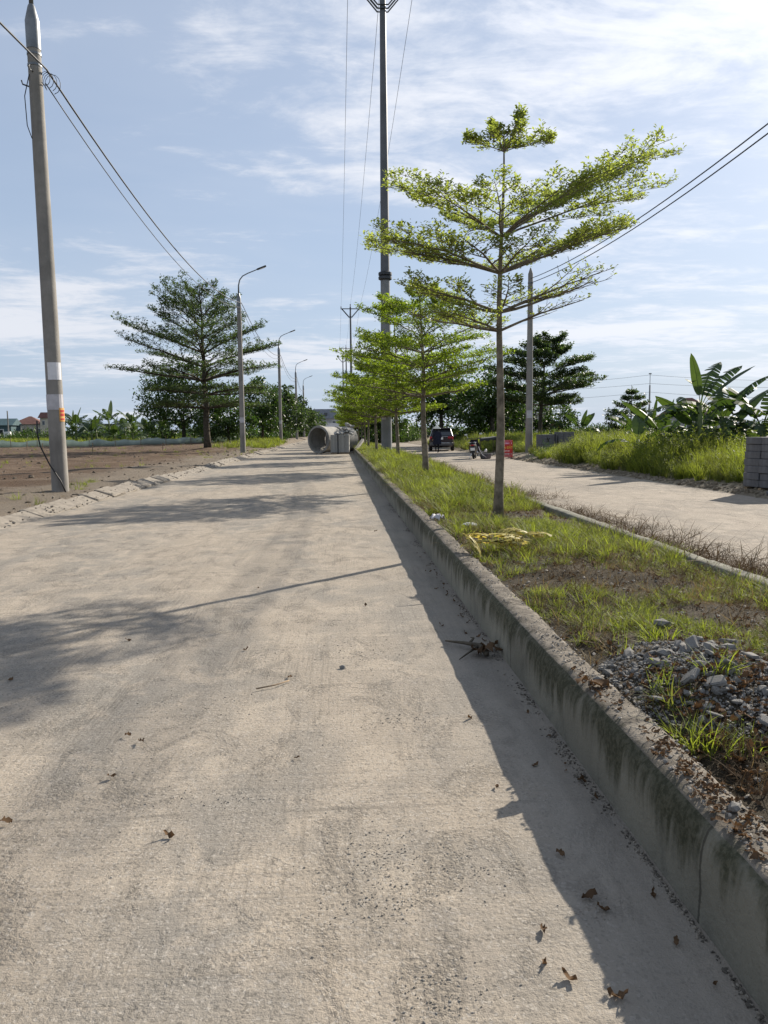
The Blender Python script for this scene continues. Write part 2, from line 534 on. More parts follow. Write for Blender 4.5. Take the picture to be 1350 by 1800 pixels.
def soil_material(name, cols, scale=1.0, patch=None, bump=0.7, dusty=None):
    m, t, p = mat_new(name)
    o = t.add('ShaderNodeTexCoord').outputs['Object']
    a = t.noise(o, 0.55 * scale, 6, 0.62, 0.5)
    b = t.noise(t.mapping(o, (0.6, 2.2, 1)), 1.4 * scale, 6, 0.65, 0.4)
    f = t.noise(o, 22 * scale, 5, 0.7)
    g_ = t.noise(o, 90 * scale, 3, 0.7)
    col = t.mix(t.ramp(a, 0.32, 0.66), cols[0], cols[1])
    col = t.mix(t.math('MULTIPLY', t.ramp(b, 0.45, 0.70), 0.8), col, cols[2])
    if dusty:      # pale road dust blown over the strip beside the kerb
        sx = t.add('ShaderNodeSeparateXYZ')
        t.put(sx.inputs[0], o)
        e_ = t.math('ADD', sx.outputs[0], t.math('MULTIPLY', t.math('SUBTRACT', a, 0.5), 5.0))
        col = t.mix(t.math('MULTIPLY', t.ramp(e_, -9.5, -6.3), 0.85), col, dusty)
    if patch:
        col = t.mix(t.ramp(t.noise(o, 0.3 * scale, 5, 0.6, 0.6), 0.52, 0.64), col, patch)
    col = t.mix(t.math('MULTIPLY', t.ramp(f, 0.5, 0.75), 0.5), col, tuple(c * 0.45 for c in cols[0]))
    col = t.mix(t.math('MULTIPLY', t.ramp(g_, 0.6, 0.8), 0.35), col, tuple(min(1, c * 1.7) for c in cols[1]))
    t.put(p.inputs['Base Color'], col)
    p.inputs['Roughness'].default_value = 0.95
    p.inputs['Specular IOR Level'].default_value = 0.1
    t.put(p.inputs['Normal'], t.bump(t.math('ADD', f, t.math('MULTIPLY', g_, 0.4)), bump, 0.05))
    return m


def kerb_material():
    m, t, p = mat_new('kerb_concrete')
    o = t.add('ShaderNodeTexCoord').outputs['Object']
    sx = t.add('ShaderNodeSeparateXYZ')
    t.put(sx.inputs[0], o)
    drip = t.noise(t.mapping(o, (7, 6.0, 0.6)), 1.0, 5, 0.62, 0.15)
    wide = t.noise(t.mapping(o, (1, 0.9, 0.5)), 1.0, 5, 0.6, 0.3)
    fine = t.noise(o, 45, 5, 0.7)
    dust = t.noise(o, 9, 5, 0.65, 0.5)
    col = t.mix(t.ramp(wide, 0.3, 0.7), (0.17, 0.162, 0.132), (0.25, 0.236, 0.19))
    col = t.mix(t.math('MULTIPLY', t.ramp(t.noise(t.mapping(o, (2, 2.5, 1.6)), 1.0, 7, 0.7, 0.8), 0.5, 0.66), 0.6), col, (0.10, 0.10, 0.085))
    # algae that runs down from the rim in uneven tongues
    reach = t.math('ADD', sx.outputs[2], t.math('ADD', t.math('MULTIPLY', t.math('SUBTRACT', drip, 0.5), 0.55), t.math('MULTIPLY', t.math('SUBTRACT', wide, 0.5), 0.45)))
    alg = t.ramp(t.math('ADD', reach, t.math('MULTIPLY', t.math('SUBTRACT', t.noise(t.mapping(o, (30, 26, 3.0)), 1.0, 5, 0.7, 0.2), 0.5), 0.22)), 0.10, 0.25)
    col = t.mix(t.math('MULTIPLY', alg, 0.95), col, t.mix(t.ramp(fine, 0.4, 0.6), (0.040, 0.042, 0.026), (0.085, 0.082, 0.056)))
    col = t.mix(t.math('MULTIPLY', t.ramp(fine, 0.55, 0.75), 0.45), col, (0.10, 0.095, 0.08))
    seg = t.math('FLOOR', t.math('DIVIDE', t.math('ADD', sx.outputs[1], 0.4), 2.4))
    wn = t.add('ShaderNodeTexWhiteNoise', noise_dimensions='1D')
    t.put(wn.inputs['W'], seg)
    tone = t.math('ADD', 0.84, t.math('MULTIPLY', wn.outputs['Value'], 0.30))
    tv = t.add('ShaderNodeCombineXYZ')
    for k_ in range(3):
        t.put(tv.inputs[k_], tone)
    col = t.mix(1.0, col, tv.outputs[0], 'MULTIPLY')
    jn = t.math('ABSOLUTE', t.math('SUBTRACT', t.math('FRACT', t.math('DIVIDE', t.math('ADD', sx.outputs[1], t.math('ADD', 0.4, t.math('MULTIPLY', t.math('SUBTRACT', fine, 0.5), 0.02))), 2.4)), 0.5))
    col = t.mix(t.math('MULTIPLY', t.ramp(jn, 0.4965, 0.4985), 0.7), col, (0.035, 0.033, 0.027))
    # pale dust on the top
    geo = t.add('ShaderNodeNewGeometry')
    sn = t.add('ShaderNodeSeparateXYZ')
    t.put(sn.inputs[0], geo.outputs['True Normal'])
    top = t.ramp(t.math('ADD', sn.outputs[2], t.math('MULTIPLY', t.math('SUBTRACT', dust, 0.5), 0.5)), 0.70, 0.95)
    tcol = t.mix(t.ramp(dust, 0.35, 0.65), (0.085, 0.074, 0.061), (0.20, 0.176, 0.145))
    tcol = t.mix(t.math('MULTIPLY', t.ramp(fine, 0.5, 0.68), 0.6), tcol, (0.11, 0.10, 0.085))
    col = t.mix(top, col, tcol)
    t.put(p.inputs['Base Color'], col)
    p.inputs['Roughness'].default_value = 0.93
    p.inputs['Specular IOR Level'].default_value = 0.12
    t.put(p.inputs['Normal'], t.bump(t.math('ADD', fine, t.math('MULTIPLY', dust, 1.5)), 0.6, 0.012))
    return m


M['road'] = road_material('road_dust', (0.305, 0.262, 0.210), (0.226, 0.206, 0.178), 0.45)
M['road_right'] = road_material('road_right', (0.285, 0.246, 0.200), (0.225, 0.198, 0.166), None, 40.0, 0.6)
M['soil'] = soil_material('soil', ((0.065, 0.054, 0.038), (0.12, 0.10, 0.074), (0.085, 0.068, 0.048)), 3.0, None, 1.0)
M['dirt'] = soil_material('dirt', ((0.095, 0.064, 0.043), (0.155, 0.113, 0.08), (0.06, 0.037, 0.026)), 0.8, None, 1.0, (0.19, 0.162, 0.128))
M['dirt_bank'] = soil_material('dirt_bank', ((0.20, 0.165, 0.12), (0.30, 0.26, 0.20), (0.13, 0.105, 0.075)), 1.2)
M['field'] = soil_material('field', ((0.07, 0.085, 0.03), (0.12, 0.135, 0.045), (0.10, 0.09, 0.05)), 0.25)
M['kerb'] = kerb_material()
M['kerb_side'] = concrete('kerb_side', (0.15, 0.145, 0.115), 0.6, 1.5, 0.92)
M['kerb_left'] = concrete('kerb_left', (0.215, 0.19, 0.158), 0.5, 2.0, 0.92)


# ------------------------------------------------------------------ ground, roads, kerbs
def grid_sheet(name, xs, ys, zf, mat, kind='structure', smooth=True):
    X, Y = np.meshgrid(xs, ys)
    Z = zf(X, Y)
    V = np.stack([X, Y, Z], -1).reshape(-1, 3)
    nx, ny = len(xs), len(ys)
    i = np.arange((nx - 1) * (ny - 1))
    a = (i // (nx - 1)) * nx + i % (nx - 1)
    F = np.stack([a, a + 1, a + nx + 1, a + nx], -1)
    o = link(name, fast_mesh(name, V, F, smooth), mat)
    return tag(o, kind=kind)


def geo_space(a, b, d0, ratio):
    out = [a]
    d = d0
    while out[-1] < b:
        out.append(out[-1] + d)
        d *= ratio
    out[-1] = b
    return np.array(out)


gy = np.unique(np.concatenate([-geo_space(0, 300, 10, 1.3), geo_space(0, 3500, 10, 1.15)]))
gx = np.unique(np.concatenate([-geo_space(0, 2500, 10, 1.2), geo_space(0, 2500, 10, 1.2)]))
tag(grid_sheet('ground', gx, gy, lambda X, Y: X * 0 - 0.06, M['field']), 'wide green farmland reaching to the horizon')


def road_z(X, Y):
    near = np.clip(1.2 - Y / 22.0, 0, 1)
    z = 0.006 * fbm(X * 1.1, Y * 0.9, 3, 3)
    z += near * 0.010 * np.abs(fbm(X * 3.1 + 2, Y * 4.3, 11, 3)) * (fbm(X * 0.8, Y * 0.6, 20, 2) > -0.05)
    # shallow tyre ruts
    z -= near * 0.005 * np.exp(-((X + 0.75 + 0.08 * np.sin(Y * 0.5)) / 0.13) ** 2)
    z -= near * 0.005 * np.exp(-((X + 2.35 + 0.10 * np.sin(Y * 0.4)) / 0.14) ** 2)
    clean = np.clip((X - 0.35) / 0.4, 0, 1)
    return z * (1 - 0.75 * clean)


ys = geo_space(-6, 1.0, 0.25, 1.0)
ys = np.concatenate([ys[:-1], geo_space(1.0, 330, 0.022, 1.0105)])
tag(grid_sheet('road', np.linspace(-5.06, 1.02, 230), ys, road_z, M['road']), 'dusty pale concrete road with tyre marks and gritty patches')
ysr = geo_space(-6, 330, 0.25, 1.012)
tag(grid_sheet('side_road', np.linspace(3.1, 8.9, 36), ysr, lambda X, Y: 0.008 * fbm(X * 0.8, Y * 0.7, 5, 3) - 0.004, M['road_right']),
    'pale beige lane beyond the planted median')


def median_z(X, Y):
    crown = 0.07 * np.clip(1 - ((X - 2.05) / 0.95) ** 2, 0, 1)
    z = 0.232 + crown + 0.045 * fbm(X * 2.2, Y * 2.0, 31, 4)
    z += 0.12 * np.exp(-(((X - 1.62) / 0.36) ** 2 + ((Y - 3.25) / 0.55) ** 2))
    return z


ysm = np.concatenate([geo_space(-6, 1, 0.2, 1.0)[:-1], geo_space(1, 330, 0.05, 1.012)])
tag(grid_sheet('median_soil', np.linspace(1.13, 3.04, 42), ysm, median_z, M['soil']), 'dark soil of the raised planting strip')


def kerb_strip(name, prof, y0, y1, mat, label, amp, seed, sgn=1):
    ysk = np.concatenate([geo_space(-6, 1.2, 0.2, 1.0)[:-1], geo_space(1.2, y1, 0.03, 1.0145)])
    ysk = ysk[ysk >= y0]
    P = np.array(prof)
    n = len(P)
    s_ = np.concatenate([[0], np.cumsum(np.hypot(*np.diff(P, axis=0).T))])
    V = []
    cx, cz = P[:, 0].mean(), P[:, 1].mean()
    d = P - np.array([cx, cz])
    d /= np.linalg.norm(d, axis=1)[:, None]
    for y in ysk:
        k = amp * (fbm(s_ * 9, np.full(n, y * 7.0), seed, 3) + 0.8 * fbm(s_ * 2.0, np.full(n, y * 1.1), seed + 5, 2))
        V.append(np.column_stack([P[:, 0] + d[:, 0] * k, np.full(n, y), P[:, 1] + d[:, 1] * k]))
    V = np.concatenate(V)
    i = np.arange((n - 1) * (len(ysk) - 1))
    a = (i // (n - 1)) * n + i % (n - 1)
    F = np.stack([a, a + n, a + n + 1, a + 1], -1)
    o = link(name, fast_mesh(name, V, F, True), mat)
    return tag(o, label, kind='structure')


prof = [(1.0, -0.03), (1.0, 0.03), (1.0, 0.08), (1.001, 0.13), (1.002, 0.17), (1.004, 0.205), (1.007, 0.232), (1.012, 0.255), (1.021, 0.274), (1.034, 0.288), (1.052, 0.297),
        (1.075, 0.301), (1.10, 0.302), (1.125, 0.302), (1.15, 0.300), (1.172, 0.296), (1.18, 0.28), (1.18, 0.22), (1.18, 0.15)]
kerb_strip('median_kerb', prof, -4, 330, M['kerb'], 'tall concrete kerb wall stained by algae, beside the dusty road', 0.012, 50)
prof2 = [(2.985, 0.10), (2.985, 0.20), (2.988, 0.27), (2.998, 0.295), (3.02, 0.305), (3.07, 0.306), (3.12, 0.305), (3.145, 0.29), (3.15, 0.25), (3.15, 0.13), (3.15, -0.03)]
kerb_strip('side_kerb', prof2, -4, 330, M['kerb_side'], 'far concrete kerb of the median, half overgrown', 0.012, 70)

# left kerb: precast sloping slabs laid end to end, uneven
lk = tag(thing('sloped_kerb', 'row of pale sloping concrete kerb slabs along the left road edge', 'kerb', (-5.05, 0, 0)), kind='structure')
del lk['category']
slabs = []
for k in range(4):
    mb = MB()
    L = 0.99
    mb.bevbox((0, 0, 0), (0.46, L, 0.10), 0.03)
    me_o = mb.build('kerb_slab', M['kerb_left'], lk)
    me = me_o.data
    for v in me.vertices:
        v.co.x += random.uniform(-0.012, 0.012)
        v.co.z += random.uniform(-0.012, 0.012)
    slabs.append(me)
    bpy.data.objects.remove(me_o)
y = -1.0
k = 0
while y < 118:
    o = bpy.data.objects.new('kerb_slab', slabs[random.randrange(4)])
    C.objects.link(o)
    o.parent = lk
    sunk = 0.03 * math.sin(k * 0.37) + random.uniform(-0.035, 0.015)
    o.location = (-0.23 + random.uniform(-0.02, 0.02), y, 0.045 + sunk)
    o.rotation_euler = (random.uniform(-0.025, 0.025), R(20) + random.uniform(-0.06, 0.06), random.uniform(-0.02, 0.02))
    y += 1.0
    k += 1
mb = MB()
mb.box((-0.23, 222, 0.03), (0.46, 208, 0.10), (0, R(18), 0))
mb.build('kerb_run', M['kerb_left'], lk)


def verge_z(X, Y):
    d = -5.4 - X
    rise = 0.36 * np.clip((Y - 58) / 25, 0, 1) * np.clip((d - 0.0) / 1.2, 0, 1) * np.clip(1 - (d - 6) / 14, 0.2, 1)
    z = 0.09 + 0.05 * np.clip(d / 1.5, 0, 1) + rise + (0.07 + 0.07 * np.clip((Y - 20) / 15, 0, 1)) * fbm(X * 0.45, Y * 0.6, 81, 5) + 0.06 * fbm(X * 2.4, Y * 2.0, 90, 4) * np.clip((d - 0.3) / 1.0, 0.3, 1)
    z += 0.25 * np.exp(-(((X + 9.7) / 1.3) ** 2 + ((Y - 58) / 1.3) ** 2))
    z = z * np.clip((d + 0.02) / 0.25, 0.15, 1)
    return z


xsv = -np.concatenate([geo_space(5.38, 90, 0.10, 1.045)])[::-1]
tag(grid_sheet('dirt_verge', xsv, geo_space(-6, 330, 0.20, 1.010), lambda X, Y: np.where(Y > 96, verge_z(X, Y) * np.clip((X + 26) / 6, -0.3, 1), verge_z(X, Y)), M['dirt']),
    'bare reddish brown dirt left of the road')


def bank_z(X, Y):
    d = X - 8.5
    return 0.02 + 0.22 * np.clip(d / 1.3, 0, 1) + 0.06 * fbm(X * 0.9, Y * 0.8, 41, 4) * np.clip(d / 0.5, 0.2, 1) - 0.08 * np.clip(-(d - 0.15) / 0.4, 0, 1)


tag(grid_sheet('weedy_bank', geo_space(8.35, 70, 0.12, 1.06), geo_space(-4, 200, 0.25, 1.012), bank_z, M['dirt_bank']), 'low earth bank right of the side road')


# ------------------------------------------------------------------ scatter by geometry nodes (only for what nobody could count)
def scatter(name, label, pts, rots, scl, idx, sources, cat=None, parent=None):
    pts = np.asarray(pts, np.float32)
    me = bpy.data.meshes.new(name)
    me.vertices.add(len(pts))
    me.vertices.foreach_set('co', pts.ravel())
    for nm, ty, dat in (('rot', 'FLOAT_VECTOR', np.asarray(rots, np.float32)), ('scl', 'FLOAT', np.asarray(scl, np.float32)), ('idx', 'INT', np.asarray(idx, np.int32))):
        at = me.attributes.new(nm, ty, 'POINT')
        at.data.foreach_set('vector' if ty == 'FLOAT_VECTOR' else 'value', dat.ravel())
    o = bpy.data.objects.new(name, me)
    C.objects.link(o)
    if parent:
        o.parent = parent
    col = bpy.data.collections.new(name + '_sources')
    for s_ in sources:
        col.objects.link(s_)
    ng = bpy.data.node_groups.new(name, 'GeometryNodeTree')
    ng.interface.new_socket('Geometry', in_out='INPUT', socket_type='NodeSocketGeometry')
    ng.interface.new_socket('Geometry', in_out='OUTPUT', socket_type='NodeSocketGeometry')
    N = ng.nodes
    gi, go = N.new('NodeGroupInput'), N.new('NodeGroupOutput')
    ip = N.new('GeometryNodeInstanceOnPoints')
    ci = N.new('GeometryNodeCollectionInfo')
    ci.inputs['Collection'].default_value = col
    ci.inputs['Separate Children'].default_value = True
    ci.inputs['Reset Children'].default_value = True
    ip.inputs['Pick Instance'].default_value = True

    def na(nm, ty):
        n = N.new('GeometryNodeInputNamedAttribute')
        n.data_type = ty
        n.inputs['Name'].default_value = nm
        return n.outputs['Attribute']
    Lk = ng.links
    Lk.new(gi.outputs[0], ip.inputs['Points'])
    Lk.new(ci.outputs[0], ip.inputs['Instance'])
    Lk.new(na('idx', 'INT'), ip.inputs['Instance Index'])
    Lk.new(na('rot', 'FLOAT_VECTOR'), ip.inputs['Rotation'])
    Lk.new(na('scl', 'FLOAT'), ip.inputs['Scale'])
    Lk.new(ip.outputs[0], go.inputs[0])
    md = o.modifiers.new('scatter', 'NODES')
    md.node_group = ng
    tag(o, label, cat, kind='stuff')
    return o


def source(name, me, mat):
    o = bpy.data.objects.new(name, me)
    if mat is not None:
        me.materials.append(mat)
    return o


def blades(n, h, spread, width, lean, seed, hvar=0.5, curl=1.0):
    """a tuft of n curved tapering blades"""
    g = np.random.default_rng(seed)
    V, F, A = [], [], []
    for i in range(n):
        a = g.uniform(0, 2 * PI)
        r_ = spread * math.sqrt(g.uniform())
        b = np.array([r_ * math.cos(a), r_ * math.sin(a), -0.02])
        az = a + g.normal(0, 0.9)
        hh = h * (1 - hvar * g.uniform())
        ln = lean * g.uniform(0.3, 1.4)
        d = np.array([math.cos(az), math.sin(az), 0])
        sde = np.array([-d[1], d[0], 0]) * width * g.uniform(0.6, 1.2) / 2
        tw = g.uniform(-0.8, 0.8)
        sde = sde * math.cos(tw) + d * math.sin(tw) * np.linalg.norm(sde)
        c0 = len(V)
        for (t_, wd) in ((0, 0.8), (0.35, 1.0), (0.7, 0.7)):
            ctr = b + np.array([0, 0, hh * (t_ - 0.35 * curl * ln * t_ * t_)]) + d * hh * ln * (t_ ** 1.7)
            V.append(ctr - sde * wd)
            V.append(ctr + sde * wd)
        V.append(b + np.array([0, 0, hh * (1 - 0.35 * curl * ln)]) + d * hh * ln)
        F += [(c0, c0 + 1, c0 + 3), (c0, c0 + 3, c0 + 2), (c0 + 2, c0 + 3, c0 + 5), (c0 + 2, c0 + 5, c0 + 4), (c0 + 4, c0 + 5, c0 + 6)]
        A += [g.uniform()] * 7
    return V, F, A


def leaf_arrays(P, D, Nn, L, Wd, fold=0.25):
    """diamond leaves with a folded midrib: arrays of bases, directions, normals, lengths, widths"""
    D = D / np.maximum(np.linalg.norm(D, axis=1, keepdims=True), 1e-6)
    Sd = np.cross(D, Nn)
    Sd /= np.maximum(np.linalg.norm(Sd, axis=1, keepdims=True), 1e-6)
    Up = np.cross(Sd, D)
    L = np.asarray(L)[:, None]
    Wd = np.asarray(Wd)[:, None]
    mid = P + D * L * 0.58
    v0 = P
    v1 = mid + Sd * Wd * 0.5 + Up * Wd * fold
    v2 = P + D * L
    v3 = mid - Sd * Wd * 0.5 + Up * Wd * fold
    V = np.stack([v0, v1, v2, v3], 1).reshape(-1, 3)
    n = len(P)
    b = np.arange(n)[:, None] * 4
    F = np.concatenate([b + np.array([[0, 1, 2]]), b + np.array([[0, 2, 3]])], 1).reshape(-1, 3)
    return V, F


def weed_plant(h, seed, nst=5, leaf=0.07):
    g = np.random.default_rng(seed)
    V, F, A = [], [], []
    for s_ in range(nst):
        az = g.uniform(0, 2 * PI)
        ln = g.uniform(0.1, 0.5)
        hh = h * g.uniform(0.6, 1)
        base = np.array([g.uniform(-.05, .05), g.uniform(-.05, .05), 0])
        d = np.array([math.cos(az) * ln, math.sin(az) * ln, 1.0])
        nl = int(14 * hh / 0.6)
        t_ = g.uniform(0.15, 1, nl)
        P = base + d * hh * t_[:, None]
        a2 = g.uniform(0, 2 * PI, nl)
        D = np.stack([np.cos(a2), np.sin(a2), g.uniform(-0.2, 0.8, nl)], 1)
        v, f = leaf_arrays(P, D, np.tile([0, 0, 1.0], (nl, 1)), leaf * g.uniform(0.6, 1.3, nl), leaf * 0.45 * g.uniform(0.7, 1.2, nl))
        b = len(V)
        V += list(v)
        F += [tuple(q + b) for q in f]
        A += list(np.repeat(g.uniform(size=nl), 4))
        b = len(V)
        w_ = 0.004
        V += [base + np.array([w_, 0, 0]), base + np.array([-w_, 0, 0]), base + d * hh]
        F.append((b, b + 1, b + 2))
        A += [0.2] * 3
    return V, F, A


def rock_mesh(name, seed, sub=1):
    import bmesh
    bm = bmesh.new()
    bmesh.ops.create_icosphere(bm, subdivisions=sub, radius=0.5)
    g = random.Random(seed)
    st = (g.uniform(0.7, 1.3), g.uniform(0.6, 1.0), g.uniform(0.35, 0.75))
    for v in bm.verts:
        k = g.uniform(0.72, 1.2)
        v.co = Vector((v.co.x * st[0] * k, v.co.y * st[1] * k, v.co.z * st[2] * k))
    me = bpy.data.meshes.new(name)
    bm.to_mesh(me)
    bm.free()
    return me


# ------------------------------------------------------------------ trees
def grow(p0, az, L, e0, e1, r0, level, maxlev, g, tubes, ros, spacing, fan=48, nb=None, bare=0.25, droop=0.0, minr=0.003):
    n = max(4, int(L / 0.22) if L < 2.5 else 9)
    pts = [np.array(p0, float)]
    a = az
    for i in range(n):
        t_ = (i + 0.5) / n
        e = e0 + (e1 - e0) * t_
        a += g.normal(0, 0.09)
        e += g.normal(0, 0.05)
        pts.append(pts[-1] + L / n * np.array([math.cos(a) * math.cos(e), math.sin(a) * math.cos(e), math.sin(e)]))
    rad = [max(minr, r0 * (1 - 0.82 * i / n)) for i in range(n + 1)]
    tubes.append((level, pts, rad))
    pts = np.array(pts)
    # leaf rosettes on the upper side
    k0 = bare if level == 0 else 0.12
    m = max(1, int(L * (1 - k0) / spacing))
    for t_ in (k0 + (1 - k0) * (np.arange(m) + g.uniform(0, 1, m)) / m):
        if level == 0 and g.uniform() < 0.35:
            continue
        x = t_ * n
        i = min(int(x), n - 1)
        ros.append(pts[i] + (pts[i + 1] - pts[i]) * (x - i))
    ros.append(pts[-1])
    if level < maxlev:
        cnt = nb or (7 if level == 0 else 4)
        for k in range(cnt):
            t_ = 0.22 + 0.72 * (k + g.uniform(0.2, 0.8)) / cnt
            x = t_ * n
            i = min(int(x), n - 1)
            p = pts[i] + (pts[i + 1] - pts[i]) * (x - i)
            side = 1 if (k % 2 == 0) else -1
            ca = az + side * R(fan) * g.uniform(0.65, 1.25)
            cl_ = L * (0.20 + 0.42 * (1 - t_)) * g.uniform(0.8, 1.25)
            grow(p, ca, cl_, (e0 + (e1 - e0) * t_) * 0.75 + g.normal(0.0, 0.05), e1 * 0.7 + g.normal(0.07, 0.06), rad[i] * 0.62, level + 1, maxlev, g, tubes, ros, spacing, fan * 0.9, None, bare, droop, minr)


def rosette_leaves(ros, g, ls, per, up=0.5, thin=1.0):
    ros = np.array(ros)
    if thin < 1:
        ros = ros[g.uniform(size=len(ros)) < thin]
    n = len(ros)
    P = np.repeat(ros, per, 0) + g.normal(0, ls * 0.33, (n * per, 3))
    P[:, 2] += ls * 0.6 * np.abs(g.normal(0, 0.8, n * per))
    a = g.uniform(0, 2 * PI, n * per)
    D = np.stack([np.cos(a), np.sin(a), g.uniform(-0.1, 1.0, n * per) * up * 2], 1)
    Nn = np.stack([g.normal(0, 0.4, n * per), g.normal(0, 0.4, n * per), np.ones(n * per)], 1)
    L = ls * g.uniform(0.6, 1.25, n * per)
    V, F = leaf_arrays(P, D, Nn, L, L * g.uniform(0.38, 0.55, n * per))
    return V, F, np.repeat(g.uniform(size=n * per), 4)


def crown_mesh(name, V, F, A, mat, parent):
    return link(name, fast_mesh(name, V, F, False, A), mat, parent)


def tier_tree(name, label, loc, height, tiers, seed, ls, per, spacing, leafm, barkm, r0, group=None, lean=(0, 0), maxlev=2, split=False, minr=0.003, top_r=None, cat='tree'):
    """a tree whose limbs leave the trunk in whorls; tiers: (z, [(azimuth deg, length, elev0, elev1, leafiness)...])"""
    g = np.random.default_rng(seed)
    t = thing(name, label, cat, loc, 0, group)
    n = 12
    tp = []
    for i in range(n + 1):
        z = height * i / n
        tp.append((lean[0] * z / height + 0.02 * height / 5 * math.sin(z * 2.0 + seed) * (i > 0), lean[1] * z / height, z - (0.12 if i == 0 else 0)))
    tr = [max(minr * 1.5, r0 * (1.25 if i == 0 else 1.0) * (1 - (1 - (top_r or 0.12)) * (i / n) ** 1.1)) for i in range(n + 1)]

    def trunk_at(z):
        x = min(max(z / height * n, 0), n - 1e-6)
        i = int(x)
        return np.array(tp[i]) + (np.array(tp[i + 1]) - np.array(tp[i])) * (x - i), tr[i]
    mb = MB()
    mb.tube(tp, tr, 10)
    limbs = []
    Vs, Fs, As = [], [], []
    nv = 0
    for (z, lst) in tiers:
        p, r_ = trunk_at(z)
        for lb in lst:
            az, L, e0, e1, lf = lb[:5]
            tubes, ros = [], []
            grow(p, R(az), L, R(e0), R(e1), max(minr * 1.3, min(r_ * 0.55, 0.012 * L + 0.004 * r0 / 0.05)), 0, maxlev, g, tubes, ros, spacing, minr=minr)
            limbs.append(tubes)
            if lf > 0:
                v, f, a = rosette_leaves(ros, g, ls, per, 0.5, lf)
                Vs.append(v)
                Fs.append(f + nv)
                As.append(a)
                nv += len(v)
    if split:
        mb.build('trunk', barkm, t, True)
        for tubes in limbs:
            b = MB()
            for (lev, pts, rad) in tubes:
                b.tube(pts, rad, 6 if lev == 0 else 4, False)
            b.build('branch', barkm, t, True)
    else:
        for tubes in limbs:
            for (lev, pts, rad) in tubes:
                if lev < 2 or split:
                    mb.tube(pts, rad, 5 if lev == 0 else 3, False)
        mb.build('trunk', barkm, t, True)
    if Vs:
        crown_mesh('crown', np.concatenate(Vs), np.concatenate(Fs), np.concatenate(As), leafm, t)
    return t


def whorl(g, n, L, e0, e1, lf=1.0, a0=None, var=0.25):
    a0 = g.uniform(0, 360) if a0 is None else a0
    return [(a0 + 360 * k / n + g.normal(0, 14), L * g.uniform(1 - var, 1 + var), e0 + g.normal(0, 4), e1 + g.normal(0, 4), lf) for k in range(n)]


# the nearest median tree, limb by limb
tiersA = [
    (2.30, [(-20, 1.05, 18, 20, 0.05), (165, 1.0, 12, 14, 0.25), (215, 0.9, 10, 14, 0.6), (100, 0.8, 15, 12, 0.2)]),
    (2.52, [(-8, 1.40, 22, 22, 0.15), (15, 1.35, 16, 20, 0.12), (50, 1.1, 18, 16, 0.3), (150, 1.1, 16, 18, 0.7), (200, 1.2, 16, 14, 0.8), (260, 0.9, 14, 14, 0.4)]),
    (2.98, [(2, 1.62, 24, 14, 0.8), (-30, 1.45, 18, 14, 0.9), (25, 1.7, 26, 20, 0.5), (70, 1.2, 18, 14, 0.7), (174, 1.55, 22, 8, 1.0), (197, 1.5, 20, 8, 1.0), (140, 1.1, 20, 10, 0.8), (240, 1.0, 18, 10, 0.8), (285, 1.0, 16, 12, 0.6)]),
    (3.40, [(0, 2.12, 24, 10, 1.0), (-22, 1.9, 30, 16, 1.0), (14, 2.02, 38, 26, 1.0), (38, 1.75, 34, 24, 1.0), (75, 1.3, 28, 16, 1.0), (180, 1.5, 33, 20, 1.0), (205, 1.2, 24, 14, 1.0), (245, 1.0, 26, 16, 0.9), (300, 1.2, 26, 16, 0.9), (115, 1.0, 28, 20, 0.9)]),
    (4.38, [(8, 0.66, 24, 10, 0.9), (60, 0.36, 35, 22, 0.6), (176, 0.46, 24, 12, 0.9), (230, 0.34, 30, 20, 0.5), (300, 0.36, 32, 24, 0.5), (-30, 0.42, 60, 62, 0.9), (150, 0.34, 64, 70, 0.9)]),
]
treeA = tier_tree('median_tree', 'slender tall median tree nearest the camera, pale layered leaves and a bare leader', (1.96, 9.37, 0.30), 4.62, tiersA, 12, 0.052, 6, 0.050,
                  M['leaf_median'], M['bark'], 0.062, 'median trees in a row', (0.03, 0), 2, True, 0.0028, 0.10)

gB = np.random.default_rng(5)
tiersB = [
    (1.95, whorl(gB, 7, 1.5, 10, 10, 0.9)), (2.3, whorl(gB, 7, 1.75, 12, 10)), (2.65, whorl(gB, 7, 1.8, 16, 10)), (3.0, whorl(gB, 6, 1.7, 22, 12)),
    (3.4, whorl(gB, 6, 1.55, 30, 16)), (3.8, whorl(gB, 5, 1.0, 34, 22)), (4.2, whorl(gB, 4, 0.5, 40, 30))]
tier_tree('median_tree', 'second median tree from the camera, leaning bare trunk under a leafy layered crown', (2.14, 18.9, 0.30), 4.5, tiersB, 21, 0.072, 5, 0.085,
          M['leaf_row'], M['bark'], 0.085, 'median trees in a row', (-0.12, 0), 2, False, 0.004, 0.12)
row = [(2.17, 28.4), (1.87, 38.2), (1.85, 47.6), (1.95, 57.0), (2.0, 66.5), (1.95, 76.0), (2.0, 85.5), (2.0, 95.0), (1.9, 104.5), (2.0, 114.0), (2.0, 124.0), (2.0, 134.0), (2.0, 145.0)]
ordinal = ['third', 'fourth', 'fifth', 'sixth', 'seventh', 'eighth', 'ninth', 'tenth', 'eleventh', 'twelfth', 'thirteenth', 'fourteenth', 'farthest']
protos = []
for k in range(3):
    g = np.random.default_rng(60 + k)
    hgt = (5.7, 4.9, 5.1)[k]
    tiers = [(1.8, whorl(g, 7, 1.7, 8, 8, 0.9)), (2.25, whorl(g, 7, 2.0, 10, 8)), (2.7, whorl(g, 7, 2.1, 14, 8)), (3.2, whorl(g, 6, 1.9, 20, 12)), (3.8, whorl(g, 6, 1.4, 30, 16)), (hgt - 0.55, whorl(g, 5, 0.8, 36, 24))]
    protos.append((hgt, tiers))
made = []
